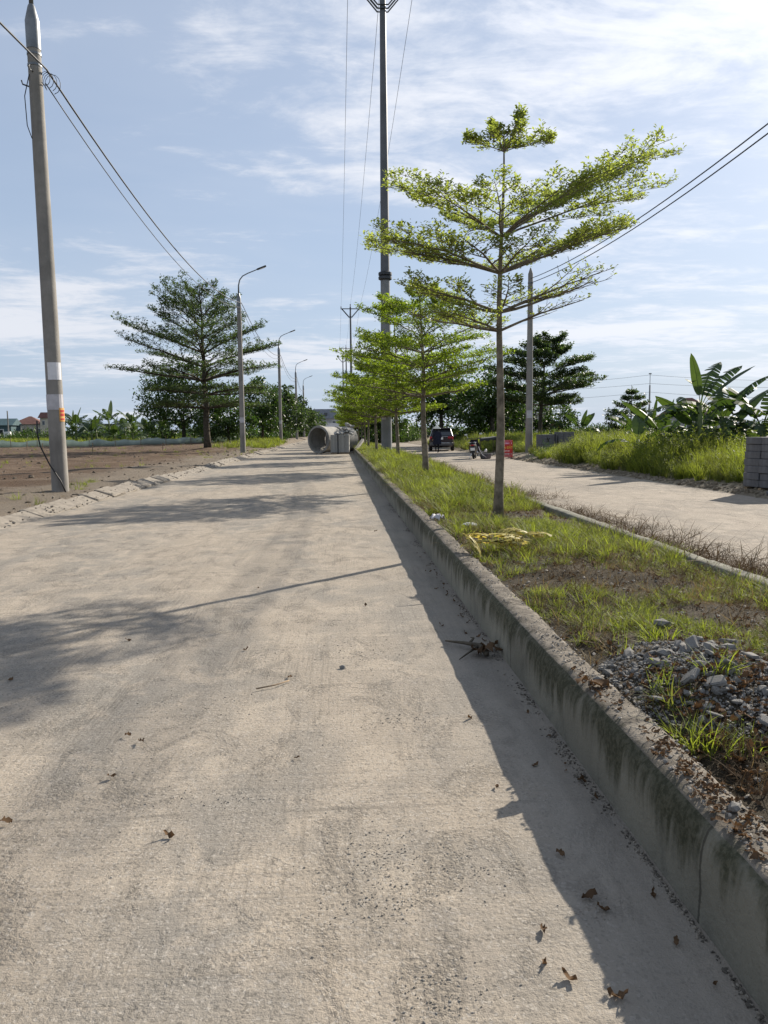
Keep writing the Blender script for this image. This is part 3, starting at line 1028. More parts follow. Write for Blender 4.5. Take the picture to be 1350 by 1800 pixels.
for i, (x, y) in enumerate(row):
    lab = f'{ordinal[i]} median tree from the camera, one of the small green layered trees along the kerb'
    if i < 3:
        hgt, tiers = protos[i]
        o = tier_tree('median_tree', lab, (x, y, 0.3), hgt, tiers, 70 + i, 0.105, 5, 0.125, M['leaf_row'], M['bark'], 0.075, 'median trees in a row', (random.uniform(-0.1, 0.1), 0), 2, False, 0.006, 0.12)
        made.append(o)
    else:
        o = copy_tree(made[i % 3 if i % 3 else random.choice((1, 2))])
        o.location = (x, y, 0.3)
        s_ = random.uniform(0.86, 1.06) if i > 4 else 0.95
        o.scale = (s_, s_, s_)
        o.rotation_euler = (0, 0, random.uniform(0, 6.28))
        tag(o, lab, 'tree', 'median trees in a row')

# the large layered tree on the left verge
gL = np.random.default_rng(9)
tiersL = [(2.9, whorl(gL, 6, 3.4, 4, 2, 1.0)), (3.9, whorl(gL, 7, 4.8, 10, 4)), (4.9, whorl(gL, 7, 5.4, 16, 6)), (5.9, whorl(gL, 7, 5.4, 22, 10)), (6.9, whorl(gL, 7, 4.8, 30, 16)), (7.9, whorl(gL, 5, 4.2, 38, 26)),
          (8.7, whorl(gL, 6, 3.8, 42, 30, 0.85)), (9.5, whorl(gL, 5, 2.9, 46, 36, 0.8)), (10.4, whorl(gL, 5, 1.8, 50, 40, 0.6))]
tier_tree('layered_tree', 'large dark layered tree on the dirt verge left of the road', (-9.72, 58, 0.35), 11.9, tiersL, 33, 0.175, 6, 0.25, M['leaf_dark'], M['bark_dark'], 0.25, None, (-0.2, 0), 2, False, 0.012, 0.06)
# the layered tree right of the side road
gR = np.random.default_rng(14)
tiersR = [(2.9, whorl(gR, 6, 2.6, 10, 8)), (3.6, whorl(gR, 6, 3.3, 14, 8)), (4.3, whorl(gR, 6, 3.6, 20, 12)), (5.0, whorl(gR, 6, 3.2, 28, 16)), (5.7, whorl(gR, 6, 2.4, 36, 22)), (6.5, whorl(gR, 5, 1.5, 44, 34))]
tier_tree('layered_tree', 'dark layered tree behind the right concrete pole and grey block stacks', (13.9, 53, 0.2), 7.5, tiersR, 44, 0.20, 8, 0.22, M['leaf_dark'], M['bark_dark'], 0.17, None, (0.5, 0), 2, False, 0.010, 0.08)
gY = np.random.default_rng(15)
tiersY = [(z, whorl(gY, 6, L, 8, 18)) for z, L in ((1.2, 2.2), (1.9, 2.2), (2.6, 1.9), (3.3, 1.5), (4.0, 1.0), (4.6, 0.6))]
ty = tier_tree('young_tree', 'conical young tree standing among the weeds left of the banana clump', (27.0, 70, 0.0), 5.5, tiersY, 45, 0.22, 9, 0.22, M['leaf_dark'], M['bark_dark'], 0.10, None, (0, 0), 1, False, 0.01, 0.1)
gY = np.random.default_rng(17)
tiersY = [(z, whorl(gY, 5, L, 10, 14, 0.5)) for z, L in ((2.0, 1.5), (2.9, 1.5), (3.8, 1.2), (4.6, 0.9), (5.3, 0.5))]
tier_tree('young_tree', 'thin sparse young tree in the far weeds beside the dark layered tree', (25.6, 88, 0.0), 6.1, tiersY, 46, 0.2, 5, 0.3, M['leaf_dark'], M['bark_dark'], 0.08, None, (0, 0), 1, False, 0.01, 0.1)


def blob_tree(name, label, loc, trunk_h, blobs, seed, ls, n, mat, barkm, r0=0.15, group=None):
    """leaf clumps spread through several uneven masses carried on limbs"""
    g = np.random.default_rng(seed)
    t = thing(name, label, 'tree', loc, 0, group)
    mb = MB()
    mb.tube([(0, 0, -0.1), (0.05, 0, trunk_h * 0.5), (0, 0.05, trunk_h)], [r0 * 1.2, r0, r0 * 0.8], 8)
    Ps, Ds = [], []
    vol = [b[3] * b[4] * b[5] for b in blobs]
    for b, v in zip(blobs, vol):
        c = np.array(b[:3])
        rr = np.array(b[3:6])
        mb.tube([(0, 0, trunk_h * 0.9), tuple(c * 0.5 + np.array([0, 0, trunk_h * 0.45])), tuple(c)], [r0 * 0.6, r0 * 0.35, r0 * 0.12], 5, False)
        m = int(n * v / sum(vol))
        ncl = max(6, m // 38)
        u = g.normal(size=(ncl, 3))
        u /= np.linalg.norm(u, axis=1, keepdims=True)
        cc = c + u * rr * (g.uniform(0.25, 1.05, (ncl, 1)) ** 0.6)
        per = max(1, m // ncl)
        P = np.repeat(cc, per, 0) + g.normal(0, 1, (ncl * per, 3)) * rr.mean() * np.array([0.17, 0.17, 0.11])
        D = np.repeat(u, per, 0) * 0.6 + g.normal(0, 0.7, (ncl * per, 3)) + np.array([0, 0, -0.15])
        Ps.append(P)
        Ds.append(D)
    P = np.concatenate(Ps)
    D = np.concatenate(Ds)
    k = len(P)
    L = ls * g.uniform(0.6, 1.3, k)
    V, F = leaf_arrays(P, D, np.stack([g.normal(0, 0.6, k), g.normal(0, 0.6, k), np.ones(k)], 1), L, L * 0.55)
    mb.build('trunk', barkm, t, True)
    crown_mesh('crown', V, F, np.repeat(g.uniform(size=k), 4), mat, t)
    return t


LV = 'trees behind the left verge'
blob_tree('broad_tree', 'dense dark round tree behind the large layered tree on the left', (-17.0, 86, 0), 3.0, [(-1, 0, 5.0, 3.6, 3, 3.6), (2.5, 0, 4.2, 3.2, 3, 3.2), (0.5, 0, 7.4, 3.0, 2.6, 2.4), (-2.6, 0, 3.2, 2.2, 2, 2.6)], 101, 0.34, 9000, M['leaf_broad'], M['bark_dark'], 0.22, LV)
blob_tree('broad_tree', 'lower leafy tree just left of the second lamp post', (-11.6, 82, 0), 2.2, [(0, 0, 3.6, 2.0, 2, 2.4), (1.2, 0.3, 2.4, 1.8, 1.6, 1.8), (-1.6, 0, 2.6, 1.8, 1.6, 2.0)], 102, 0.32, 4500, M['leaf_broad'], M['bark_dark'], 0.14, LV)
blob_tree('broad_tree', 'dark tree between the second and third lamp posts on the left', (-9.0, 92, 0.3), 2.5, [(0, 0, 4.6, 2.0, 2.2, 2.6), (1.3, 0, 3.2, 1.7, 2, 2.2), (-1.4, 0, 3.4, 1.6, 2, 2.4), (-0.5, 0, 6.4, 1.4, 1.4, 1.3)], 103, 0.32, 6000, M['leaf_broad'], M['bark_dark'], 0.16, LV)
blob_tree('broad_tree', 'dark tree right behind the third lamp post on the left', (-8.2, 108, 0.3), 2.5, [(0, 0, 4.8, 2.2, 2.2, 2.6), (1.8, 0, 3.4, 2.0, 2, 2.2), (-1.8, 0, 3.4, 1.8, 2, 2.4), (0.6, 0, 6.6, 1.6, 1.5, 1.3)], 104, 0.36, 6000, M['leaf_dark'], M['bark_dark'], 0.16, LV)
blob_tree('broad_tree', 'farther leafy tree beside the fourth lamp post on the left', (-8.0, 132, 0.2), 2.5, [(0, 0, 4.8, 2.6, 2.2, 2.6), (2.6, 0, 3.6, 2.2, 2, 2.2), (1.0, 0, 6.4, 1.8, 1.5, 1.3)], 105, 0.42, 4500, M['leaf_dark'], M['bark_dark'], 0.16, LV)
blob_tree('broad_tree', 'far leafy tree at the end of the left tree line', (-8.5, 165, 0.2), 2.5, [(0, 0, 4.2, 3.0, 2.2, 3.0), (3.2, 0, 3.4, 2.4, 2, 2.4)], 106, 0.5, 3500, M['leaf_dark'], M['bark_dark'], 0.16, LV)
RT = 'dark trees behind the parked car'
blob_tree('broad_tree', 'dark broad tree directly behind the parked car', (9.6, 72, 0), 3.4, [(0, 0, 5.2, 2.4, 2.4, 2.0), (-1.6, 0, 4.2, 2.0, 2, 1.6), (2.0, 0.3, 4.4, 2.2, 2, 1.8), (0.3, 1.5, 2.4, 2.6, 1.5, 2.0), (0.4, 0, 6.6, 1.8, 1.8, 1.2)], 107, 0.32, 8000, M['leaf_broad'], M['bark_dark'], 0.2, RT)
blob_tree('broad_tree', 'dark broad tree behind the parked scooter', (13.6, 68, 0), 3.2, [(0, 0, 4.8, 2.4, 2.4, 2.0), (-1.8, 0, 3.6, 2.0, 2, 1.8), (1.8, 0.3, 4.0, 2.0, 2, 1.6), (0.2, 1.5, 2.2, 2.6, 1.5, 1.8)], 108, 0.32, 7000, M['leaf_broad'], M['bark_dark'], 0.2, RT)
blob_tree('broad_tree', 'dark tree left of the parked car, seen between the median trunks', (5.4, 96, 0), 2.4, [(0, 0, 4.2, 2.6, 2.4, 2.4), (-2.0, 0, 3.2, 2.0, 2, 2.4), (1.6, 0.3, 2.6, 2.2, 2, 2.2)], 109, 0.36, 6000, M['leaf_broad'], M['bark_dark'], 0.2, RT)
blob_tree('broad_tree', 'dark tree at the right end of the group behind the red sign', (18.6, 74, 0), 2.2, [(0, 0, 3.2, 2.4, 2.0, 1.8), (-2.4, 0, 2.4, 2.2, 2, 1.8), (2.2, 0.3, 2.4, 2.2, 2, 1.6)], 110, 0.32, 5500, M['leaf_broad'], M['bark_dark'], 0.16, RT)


# ------------------------------------------------------------------ banana plants
def banana_leaf(seed, L=2.0, Wd=0.52, e0=70, e1=-10, tear=0.5, petiole=0.25):
    g = np.random.default_rng(seed)
    n = 14
    pts = [np.zeros(3)]
    for i in range(n):
        t_ = (i + 0.5) / n
        e = R(e0 + (e1 - e0) * t_ ** 1.3)
        pts.append(pts[-1] + L / n * np.array([math.cos(e), 0, math.sin(e)]))
    V, F, A = [], [], []
    nn = len(pts)

    def addv(p):
        V.append(tuple(p))
        return len(V) - 1
    # midrib
    for i in range(n):
        r1, r2 = (0.011 * L * (1 - 0.85 * q / n) for q in (i, i + 1))
        up = np.array([0, 0, 1.0])
        q = [addv(pts[i] + np.array([0, r1, 0])), addv(pts[i] - up * r1 * 1.4), addv(pts[i] - np.array([0, r1, 0])),
             addv(pts[i + 1] + np.array([0, r2, 0])), addv(pts[i + 1] - up * r2 * 1.4), addv(pts[i + 1] - np.array([0, r2, 0]))]
        F += [(q[0], q[1], q[4]), (q[0], q[4], q[3]), (q[1], q[2], q[5]), (q[1], q[5], q[4])]
        A += [0.95] * 6
    for sgn in (-1, 1):
        tilt = g.uniform(0.0, 0.25)
        for i in range(int(petiole * n), n):
            t1 = (i / n - petiole) / (1 - petiole)
            t2 = ((i + 1) / n - petiole) / (1 - petiole)
            w1 = Wd / 2 * (max(0.0, math.sin(PI * min(1, 0.08 + 0.92 * t1) ** 0.8)) ** 0.55)
            w2 = Wd / 2 * (max(0.0, math.sin(PI * min(1, 0.08 + 0.92 * t2) ** 0.8)) ** 0.55)
            if g.uniform() < tear:
                tilt = g.uniform(-0.1, 0.95)
            sk = 0.06 * (g.uniform() if tear > 0.2 else 0)
            d = pts[i + 1] - pts[i]
            d /= np.linalg.norm(d)
            upv = np.cross(d, np.array([0, 1.0, 0]))
            upv = -upv if upv[2] < 0 else upv
            out = np.array([0, sgn, 0]) * math.cos(tilt) - (upv * 0.3 + np.array([0, 0, 0.7])) * math.sin(tilt)
            a_ = addv(pts[i])
            b_ = addv(pts[i + 1])
            c_ = addv(pts[i + 1] + out * w2 + d * 0.04 - d * sk)
            e_ = addv(pts[i] + out * w1 + d * 0.04 + d * sk)
            F += [(a_, b_, c_), (a_, c_, e_)]
            A += [g.uniform(0.1, 0.6)] * 4
    return fast_mesh('leaf', V, F, False, A)


ban = {
    'up': [banana_leaf(1, 2.0, 0.50, 86, 74, 0.05), banana_leaf(2, 1.8, 0.46, 80, 58, 0.1)],
    'mid': [banana_leaf(3, 2.1, 0.55, 66, 12, 0.3), banana_leaf(4, 2.0, 0.52, 58, 24, 0.2), banana_leaf(5, 2.1, 0.55, 70, -10, 0.4)],
    'low': [banana_leaf(6, 2.1, 0.5, 48, -62, 0.8), banana_leaf(7, 2.0, 0.5, 34, -70, 0.9), banana_leaf(8, 1.9, 0.5, 55, -75, 0.7)],
}
for lst in ban.values():
    for me in lst:
        me.materials.append(M['leaf_banana'])
stem_me = {}


def banana(label, loc, h, seed, group, nleaf=9, scale=1.0, kinds=None, az=None, wide=1.3):
    g = random.Random(seed)
    t = thing('banana_plant', label, 'banana plant', loc, 0, group)
    mb = MB()
    mb.tube([(0, 0, -0.1), (0.02, 0, h * 0.5), (0, 0, h)], [0.13 * scale, 0.10 * scale, 0.06 * scale], 9)
    mb.build('stem', M['stem'], t, True)
    kinds = kinds or (['up'] + ['mid'] * (nleaf // 2) + ['low'] * (nleaf - 1 - nleaf // 2))
    for k, kd in enumerate(kinds):
        o = bpy.data.objects.new('leaf', g.choice(ban[kd]))
        C.objects.link(o)
        o.parent = t
        o.location = (0, 0, h - {'up': 0.05, 'mid': 0.12, 'low': 0.3}[kd] * scale)
        a = az[k] if az else 137.5 * k + g.uniform(-20, 20)
        o.rotation_euler = (g.uniform(-0.12, 0.12), g.uniform(-0.1, 0.1), R(a))
        s_ = scale * g.uniform(0.85, 1.1)
        o.scale = (s_, s_ * wide, s_)
    return t


M['stem'] = simple('stem', (0.10, 0.13, 0.045), 0.6, 0, 0.35, 5, 0.1)
BR = 'banana plants on the right bank'
banana('tallest banana plant on the right bank, one leaf standing upright', (11.5, 24.0, 0.15), 2.0, 1, BR, kinds=['up', 'mid', 'mid', 'mid', 'low', 'low', 'low', 'low', 'low'], az=[190, 10, 35, 330, 175, 200, 120, 20, 300], scale=0.98)
banana('banana plant right beside the tallest one, leaves spreading towards the frame edge', (12.55, 24.6, 0.15), 1.65, 2, BR, kinds=['mid', 'mid', 'mid', 'low', 'low', 'low', 'low', 'mid'], az=[60, 20, 340, 200, 250, 10, 300, 130])
banana('banana plant cut by the right frame edge', (13.9, 24.6, 0.15), 1.35, 3, BR, kinds=['mid', 'mid', 'mid', 'low', 'low', 'low', 'low', 'mid'], az=[30, 170, 340, 200, 150, 10, 260, 100], scale=1.05)
banana('low banana plant hidden under the drooping leaves of the tallest one', (11.9, 24.9, 0.15), 1.15, 8, BR, kinds=['mid', 'low', 'low', 'low', 'mid', 'low', 'mid', 'low', 'low'])
banana('low banana plant filling the gap below the right spreading leaves', (13.1, 25.2, 0.15), 1.2, 9, BR, kinds=['mid', 'low', 'low', 'low', 'mid', 'low', 'mid', 'low', 'low'])
banana('low banana plant left of the right clump, half sunk in weeds', (10.6, 26.8, 0.15), 0.9, 10, BR, kinds=['mid', 'low', 'low', 'mid', 'mid', 'low'], scale=0.85)
banana('short banana plant at the left foot of the right clump', (11.0, 25.5, 0.15), 1.0, 4, BR, kinds=['mid', 'mid', 'low', 'low', 'mid', 'low'])
banana('low banana plant in front of the brown roofed house', (15.2, 33.0, 0.0), 0.7, 5, BR, kinds=['mid', 'mid', 'low', 'low', 'mid', 'low', 'mid'], scale=0.7)
for i, (x, y, h) in enumerate([(17.6, 41, 1.0), (19.5, 47, 1.3), (22.0, 56, 1.4), (18.5, 58, 1.4), (25.0, 50, 1.4), (16.5, 33.5, 1.3)]):
    banana('far banana plant in the mixed thicket behind the right weeds, ' + ['nearest of the far ones', 'left of centre', 'deepest in', 'beside the conical tree', 'toward the right', 'behind the clump'][i], (x, y, 0), h, 20 + i, BR, 8)
BL = 'banana plants across the left field'
for i, (x, y, h, s_, lb) in enumerate([(-31.5, 95, 2.6, 1.25, 'just right of the near concrete pole'), (-29.8, 97, 2.3, 1.2, 'second from the near concrete pole'), (-27.6, 95, 2.8, 1.35, 'with a tall upright leaf in mid field'),
                                      (-26.3, 97, 2.0, 1.2, 'low, right of the one with the upright leaf'), (-24.9, 95, 2.6, 1.2, 'with a thin upright shoot'), (-22.6, 93, 1.9, 1.2, 'at the left foot of the dark round tree'),
                                      (-20.2, 90, 1.8, 1.2, 'in front of the dark round tree'), (-17.5, 89, 1.7, 1.2, 'under the dark round tree'), (-15.0, 88, 1.8, 1.2, 'behind the trunk of the large layered tree'),
                                      (-33.3, 99, 2.2, 1.2, 'hidden partly by the near concrete pole'), (-12.6, 87, 1.9, 1.1, 'left of the second lamp post'),
                                      (-30.6, 92, 1.4, 1.2, 'low one in front of the first pair'), (-28.8, 92, 1.5, 1.2, 'low one between the pair and the upright leaf'), (-26.0, 91, 1.3, 1.2, 'low one in front of the upright leaf'), (-23.8, 91, 1.5, 1.2, 'low one between the shoot and the dark round tree'), (-21.4, 88, 1.4, 1.2, 'low one before the dark round tree')]):
    banana('banana plant across the left field, ' + lb, (x, y, 0), h, 40 + i, BL, 9, s_, wide=1.6)

# ------------------------------------------------------------------ concrete lamp poles along the left side
def arc_patch(r_, a0, a1, z0, z1, n=8):
    V, F = [], []
    for k in range(n + 1):
        a = R(a0 + (a1 - a0) * k / n)
        for z in (z0, z1):
            V.append((r_ * math.cos(a), r_ * math.sin(a), z))
    for k in range(n):
        F.append((2 * k, 2 * k + 2, 2 * k + 3, 2 * k + 1))
    # inner skin so the sheet has thickness
    b = len(V)
    for k in range(n + 1):
        a = R(a0 + (a1 - a0) * k / n)
        for z in (z0, z1):
            V.append(((r_ - 0.003) * math.cos(a), (r_ - 0.003) * math.sin(a), z))
    for k in range(n):
        F.append((b + 2 * k, b + 2 * k + 1, b + 2 * k + 3, b + 2 * k + 2))
    for i, j in ((0, 1), (2 * n + 1, 2 * n)):
        F.append((i, j, b + j, b + i))
    for k in range(n):
        F.append((2 * k + 1, 2 * k + 3, b + 2 * k + 3, b + 2 * k + 1))
        F.append((2 * k + 2, 2 * k, b + 2 * k, b + 2 * k + 2))
    return V, F


PR0, PR1, PH = 0.185, 0.135, 9.95


def pr(z):
    return PR0 + (PR1 - PR0) * z / PH


def lamp_pole(label, loc, rz=0.0, near=False):
    t = thing('lamp_post', label, 'lamp post', loc, rz, 'concrete lamp posts along the left side')
    mb = MB()
    nz = 14
    mb.tube([(0, 0, -0.3 + (PH + 0.3) * k / nz) for k in range(nz + 1)], [pr(-0.3 + (PH + 0.3) * k / nz) for k in range(nz + 1)], 20)
    mb.build('shaft', M['pole_concrete'], t, True, 50)
    cap = MB()
    cap.lathe([(PR1 + 0.012, PH - 0.45), (PR1 + 0.012, PH + 0.12), (0.075, PH + 0.42), (0.055, PH + 0.46)], 16)
    c_ = cap.build('cap', M['steel'], t, True, 40)
    arm = MB()
    pts = [(0, 0, PH + 0.4), (0.01, 0, PH + 0.95), (0.09, 0, PH + 1.3), (0.28, 0, PH + 1.55), (0.6, 0, PH + 1.72), (1.25, 0, PH + 1.98)]
    arm.tube(pts, [0.05, 0.045, 0.04, 0.036, 0.034, 0.032], 8)
    arm.build('lamp_arm', M['steel'], t, True)
    hd = MB()
    hd.bevbox((1.53, 0, PH + 2.09), (0.66, 0.24, 0.085), 0.025, (0, R(-21), 0))
    h_ = hd.build('lamp_head', M['steel_dark'], t)
    ln = MB()
    ln.bevbox((1.60, 0, PH + 2.062), (0.36, 0.18, 0.025), 0.008, (0, R(-21), 0))
    ln.build('lens', M['chrome'], h_)
    for z in (PH - 0.55, PH - 0.78):
        b = MB()
        b.lathe([(pr(z) + 0.001, z - 0.022), (pr(z) + 0.010, z - 0.022), (pr(z) + 0.010, z + 0.022), (pr(z) + 0.001, z + 0.022)], 18, close=True)
        b.build('band', M['steel'], t)
    hk = MB()
    z = PH - 0.95
    hk.tube([(0.0, -pr(z), z), (-0.02, -pr(z) - 0.10, z), (-0.03, -pr(z) - 0.14, z + 0.05), (-0.02, -pr(z) - 0.11, z + 0.09)], 0.012, 6)
    hk.tube([(-pr(z), 0, z - 0.25), (-pr(z) - 0.14, 0, z - 0.20), (-pr(z) - 0.16, 0, z - 0.12)], 0.016, 6)
    hk.build('hook', M['steel_dark'], t)
    return t


P1 = (-6.31, 17.77, 0.10)
p1 = lamp_pole('nearest concrete lamp post at the left, white notices and an orange sticker on it', P1)
p1.rotation_euler = (0, R(-0.4), 0)
for (z0, z1, a0, a1, mt) in ((2.62, 3.0, -112, -8, 'paper'), (1.96, 2.30, -158, -5, 'paper_old')):
    V, F = arc_patch(pr((z0 + z1) / 2) + 0.007, a0, a1, z0 - 0.1, z1 - 0.1)
    MB().add(V, F).build('notice', M[mt], p1)
V, F = arc_patch(pr(1.7) + 0.007, -48, 6, 1.60, 1.90)
st = MB().add(V, F).build('sticker', M['orange'], p1)
mk = MB()
for (z, h_) in ((1.83, 0.05), (1.75, 0.06), (1.65, 0.04)):
    V, F = arc_patch(pr(1.7) + 0.0105, -40, -4, z - h_ / 2, z + h_ / 2, 5)
    mk.add(V, F)
mk.build('print', M['red'], st)
lamp_posts = [(-6.38, 51.9, 0.1, 'second lamp post on the left, standing right of the large layered tree'), (-6.38, 86.0, 0.42, 'third lamp post on the left, before the dark trees'),
              (-6.42, 120.0, 0.42, 'fourth lamp post on the left, small in the distance'), (-6.8, 154.0, 0.42, 'farthest lamp post on the left')]
base = lamp_pole(lamp_posts[0][3], lamp_posts[0][:3])
V, F = arc_patch(pr(2.2) + 0.007, -140, -30, 2.0, 2.35)
MB().add(V, F).build('notice', M['paper_old'], base)
for q in lamp_posts[1:]:
    o = copy_tree(base)
    o.location = q[:3]
    o['label'] = q[3]

# pole on the right of the side road
rp = thing('utility_pole', 'plain concrete utility pole on the right bank in front of the dark layered tree', 'utility pole', (9.98, 40, 0.1))
mb = MB()
mb.tube([(0, 0, -0.3), (0, 0, 4), (0, 0, 9.3), (0, 0, 9.6)], [0.20, 0.165, 0.125, 0.03], 16)
mb.build('shaft', M['pole_concrete'], rp, True, 40)
V, F = arc_patch(0.183, -150, -40, 1.95, 2.35)
MB().add(V, F).build('notice', M['paper_old'], rp)
for z in (8.6, 8.85):
    b = MB()
    b.lathe([(0.128, z - 0.03), (0.142, z - 0.03), (0.142, z + 0.03), (0.128, z + 0.03)], 16, close=True)
    b.build('band', M['steel'], rp)
fp = thing('utility_pole', 'thin distant lamp pole beyond the right weeds', 'utility pole', (36.9, 90, 0))
mb = MB()
mb.tube([(0, 0, -0.2), (0, 0, 6.6)], [0.14, 0.09], 8)
mb.build('shaft', M['pole_grey'], fp, True)
mb = MB()
mb.tube([(0, 0, 6.6), (0, 0, 7.9)], 0.035, 6)
mb.box((0, 0, 7.95), (0.25, 0.25, 0.12))
mb.build('lamp_head', M['steel'], fp)


# tall pole with a cross-arm in the median, and its far copies down the line
def tall_pole(label, loc, flange=True):
    t = thing('power_pole', label, 'power pole', loc, 0, 'tall power poles in line down the median')
    H1, H2 = 8.9, 23.4
    mb = MB()
    mb.tube([(0, 0, -0.3), (0, 0, 3), (0, 0, 6), (0, 0, H1)], [0.275, 0.262, 0.248, 0.235], 20)
    mb.build('lower_shaft', M['pole_grey'], t, True, 50)
    mb = MB()
    mb.tube([(0, 0, H1), (0, 0, 13), (0, 0, 18), (0, 0, H2)], [0.230, 0.205, 0.17, 0.135], 20)
    mb.build('upper_shaft', M['steel_pole'], t, True, 50)
    mb = MB()
    mb.lathe([(0.23, H1 - 0.22), (0.34, H1 - 0.16), (0.34, H1 - 0.04), (0.28, H1), (0.34, H1 + 0.04), (0.34, H1 + 0.16), (0.23, H1 + 0.22)], 20)
    mb.build('flange', M['steel_dark'], t, True, 30)
    za = 23.0
    for s_ in (-1, 1):
        b = MB()
        b.box((0, s_ * 0.17, za), (3.5, 0.07, 0.10))
        b.build('cross_arm', M['steel_dark'], t)
        for zb in (0, 0.13):
            br = MB()
            br.tube([(-1.45 - zb, s_ * 0.17, za - 0.02), (-0.26, s_ * 0.17, za - 1.36 - zb * 1.3), (0.26, s_ * 0.17, za - 1.36 - zb * 1.3), (1.45 + zb, s_ * 0.17, za - 0.02)], 0.035, 6)
            br.build('brace', M['steel_dark'], t)
    for x in (-1.65, 0, 1.65):
        b = MB()
        z0 = za + (0.06 if x else 0.45)
        b.lathe([(0.03, z0), (0.03, z0 + 0.08), (0.11, z0 + 0.12), (0.06, z0 + 0.17), (0.12, z0 + 0.22), (0.06, z0 + 0.27), (0.10, z0 + 0.32), (0.04, z0 + 0.38)], 10, (x, 0, 0))
        b.build('insulator', M['ceramic'], t, True)
    return t


M['steel_pole'] = simple('steel_pole', (0.11, 0.115, 0.125), 0.55, 0.2, 0.15, 1.0, 0.03)
TP = [(2.46, 39.5, 0.28), (2.45, 140.0, 0.28), (2.3, 205.0, 0.28), (1.6, 228.0, 0.28)]
tp0 = tall_pole('tall grey power pole rising out of the frame from the median, flange halfway up', TP[0])
V, F = arc_patch(0.27, -150, -100, 1.75, 2.85)
MB().add(V, F).build('notice', M['paper_old'], tp0)
for q, lb in zip(TP[1:], ('far power pole with a cross-arm above the row of median trees', 'more distant power pole just left of the far one', 'most distant power pole, tiny over the trees')):
    o = copy_tree(tp0)
    o.location = q
    o['label'] = lb


def sag(a, b, s_, n=24):
    a, b = Vector(a), Vector(b)
    return [a.lerp(b, k / n) - Vector((0, 0, 4 * s_ * (k / n) * (1 - k / n))) for k in range(n + 1)]


def wire(name, label, pts, r_, group, mat='black', n=5, cat='cable'):
    mb = MB()
    mb.tube(pts, r_, n)
    return tag(mb.build(name, M[mat], None, True), label, cat, group)


side = {-1.65: 'left', 0: 'middle', 1.65: 'right'}
for x in (-1.65, 0, 1.65):
    z = 23.28 + 0.3 + (0.4 if x == 0 else 0)
    pts = sag((TP[0][0] + x, 39.5, z), (TP[1][0] + x, 140, z), 1.6, 30)
    back = sag((TP[0][0] + x, 39.5, z), (TP[0][0] + x, -60, z), 1.6, 16)
    wire('overhead_wire', f'{side[x]} of the three thin wires from the tall pole down to the far one', back[::-1] + pts[1:], 0.012, 'overhead wires on the tall poles')
    wire('overhead_wire', f'{side[x]} wire between the two farthest power poles', sag((TP[1][0] + x, 140, z), (TP[2][0] + x, 205, z), 1.0, 10), 0.014, 'overhead wires on the tall poles')
za1, za2 = 9.20, 10.05
for k, (dz, r_, dx, lb) in enumerate(((0, 0.022, 0.06, 'thick black cable sagging between the left lamp posts'), (-0.28, 0.013, 0.02, 'thin black cable just under the thick one on the left lamp posts'))):
    a = (P1[0] + 0.12 + dx, P1[1] - 0.02, za1 + dz)
    pts = sag((P1[0] - 0.1, -16.2, 9.4), a, 0.8, 16) if k == 0 else []
    for q in ((P1, lamp_posts[0]), (lamp_posts[0], lamp_posts[1]), (lamp_posts[1], lamp_posts[2]), (lamp_posts[2], lamp_posts[3])):
        zz0 = (za1 if q[0] is P1 else za2 - 0.15) + dz
        zz1 = za2 - 0.15 + dz
        seg = sag((q[0][0] + 0.12 + dx, q[0][1], zz0), (q[1][0] + 0.10 + dx, q[1][1], zz1), 1.05 + 0.15 * k, 24)
        pts = pts + (seg if not pts else seg[1:])
    wire('hanging_cable', lb, pts, r_, 'cables on the left lamp posts')
mb = MB()
loop = [(P1[0] - 0.15, P1[1] - 0.12, 9.05), (P1[0] - 0.26, P1[1] - 0.14, 8.6), (P1[0] - 0.24, P1[1] - 0.14, 8.0), (P1[0] - 0.17, P1[1] - 0.1, 7.75)]
mb.tube(loop, 0.010, 5)
tag(mb.build('loose_wire', M['black'], None, True), 'short loose wire hanging beside the top of the nearest lamp post', 'cable')
mb = MB()
for k in range(4):
    a0 = random.uniform(0, 6)
    cx, cz = P1[0] + 0.20 + 0.05 * k, 8.95 - 0.04 * k
    mb.tube([(cx + (0.10 + 0.02 * k) * math.cos(a0 + t_ * 0.52), P1[1] - 0.17, cz + (0.14 + 0.02 * k) * math.sin(a0 + t_ * 0.52)) for t_ in range(11)], 0.007, 4)
tag(mb.build('wire_coil', M['black'], None, True), 'small tangle of wire coils where the cables meet the nearest lamp post', 'cable')
mb = MB()
gp = [(P1[0] - 0.36, P1[1] - 0.2, 1.72), (P1[0] - 0.37, P1[1] - 0.2, 1.45), (P1[0] - 0.31, P1[1] - 0.22, 1.15), (P1[0] - 0.12, P1[1] - 0.25, 0.75), (P1[0] + 0.10, P1[1] - 0.24, 0.38), (P1[0] + 0.20, P1[1] - 0.22, 0.10)]
mb.tube(gp, 0.017, 6)
tag(mb.build('ground_cable', M['black'], None, True), 'black cable bowed in front of the foot of the nearest lamp post', 'cable')
for k, dz in enumerate((0, 0.22)):
    wire('hanging_cable', ('lower' if k == 0 else 'upper') + ' of the two cables rising to the right from the right utility pole', sag((9.98, 40, 8.95 + dz), (9.98, 4, 9.2 + dz), 1.0, 26), 0.018, 'cables on the right pole')
for k, (z, s_) in enumerate(((8.0, 0.8), (7.0, 1.0), (9.0, 1.0))):
    wire('far_wire', ['lowest', 'middle', 'highest'][[1, 0, 2][k]] + ' of the thin far wires crossing behind the right weeds', sag((5, 120, z), (36.9, 90, z - 1.2), s_, 14) + sag((36.9, 90, z - 1.2), (75, 85, z - 1.0), s_, 14)[1:], 0.014, 'far wires on the right')

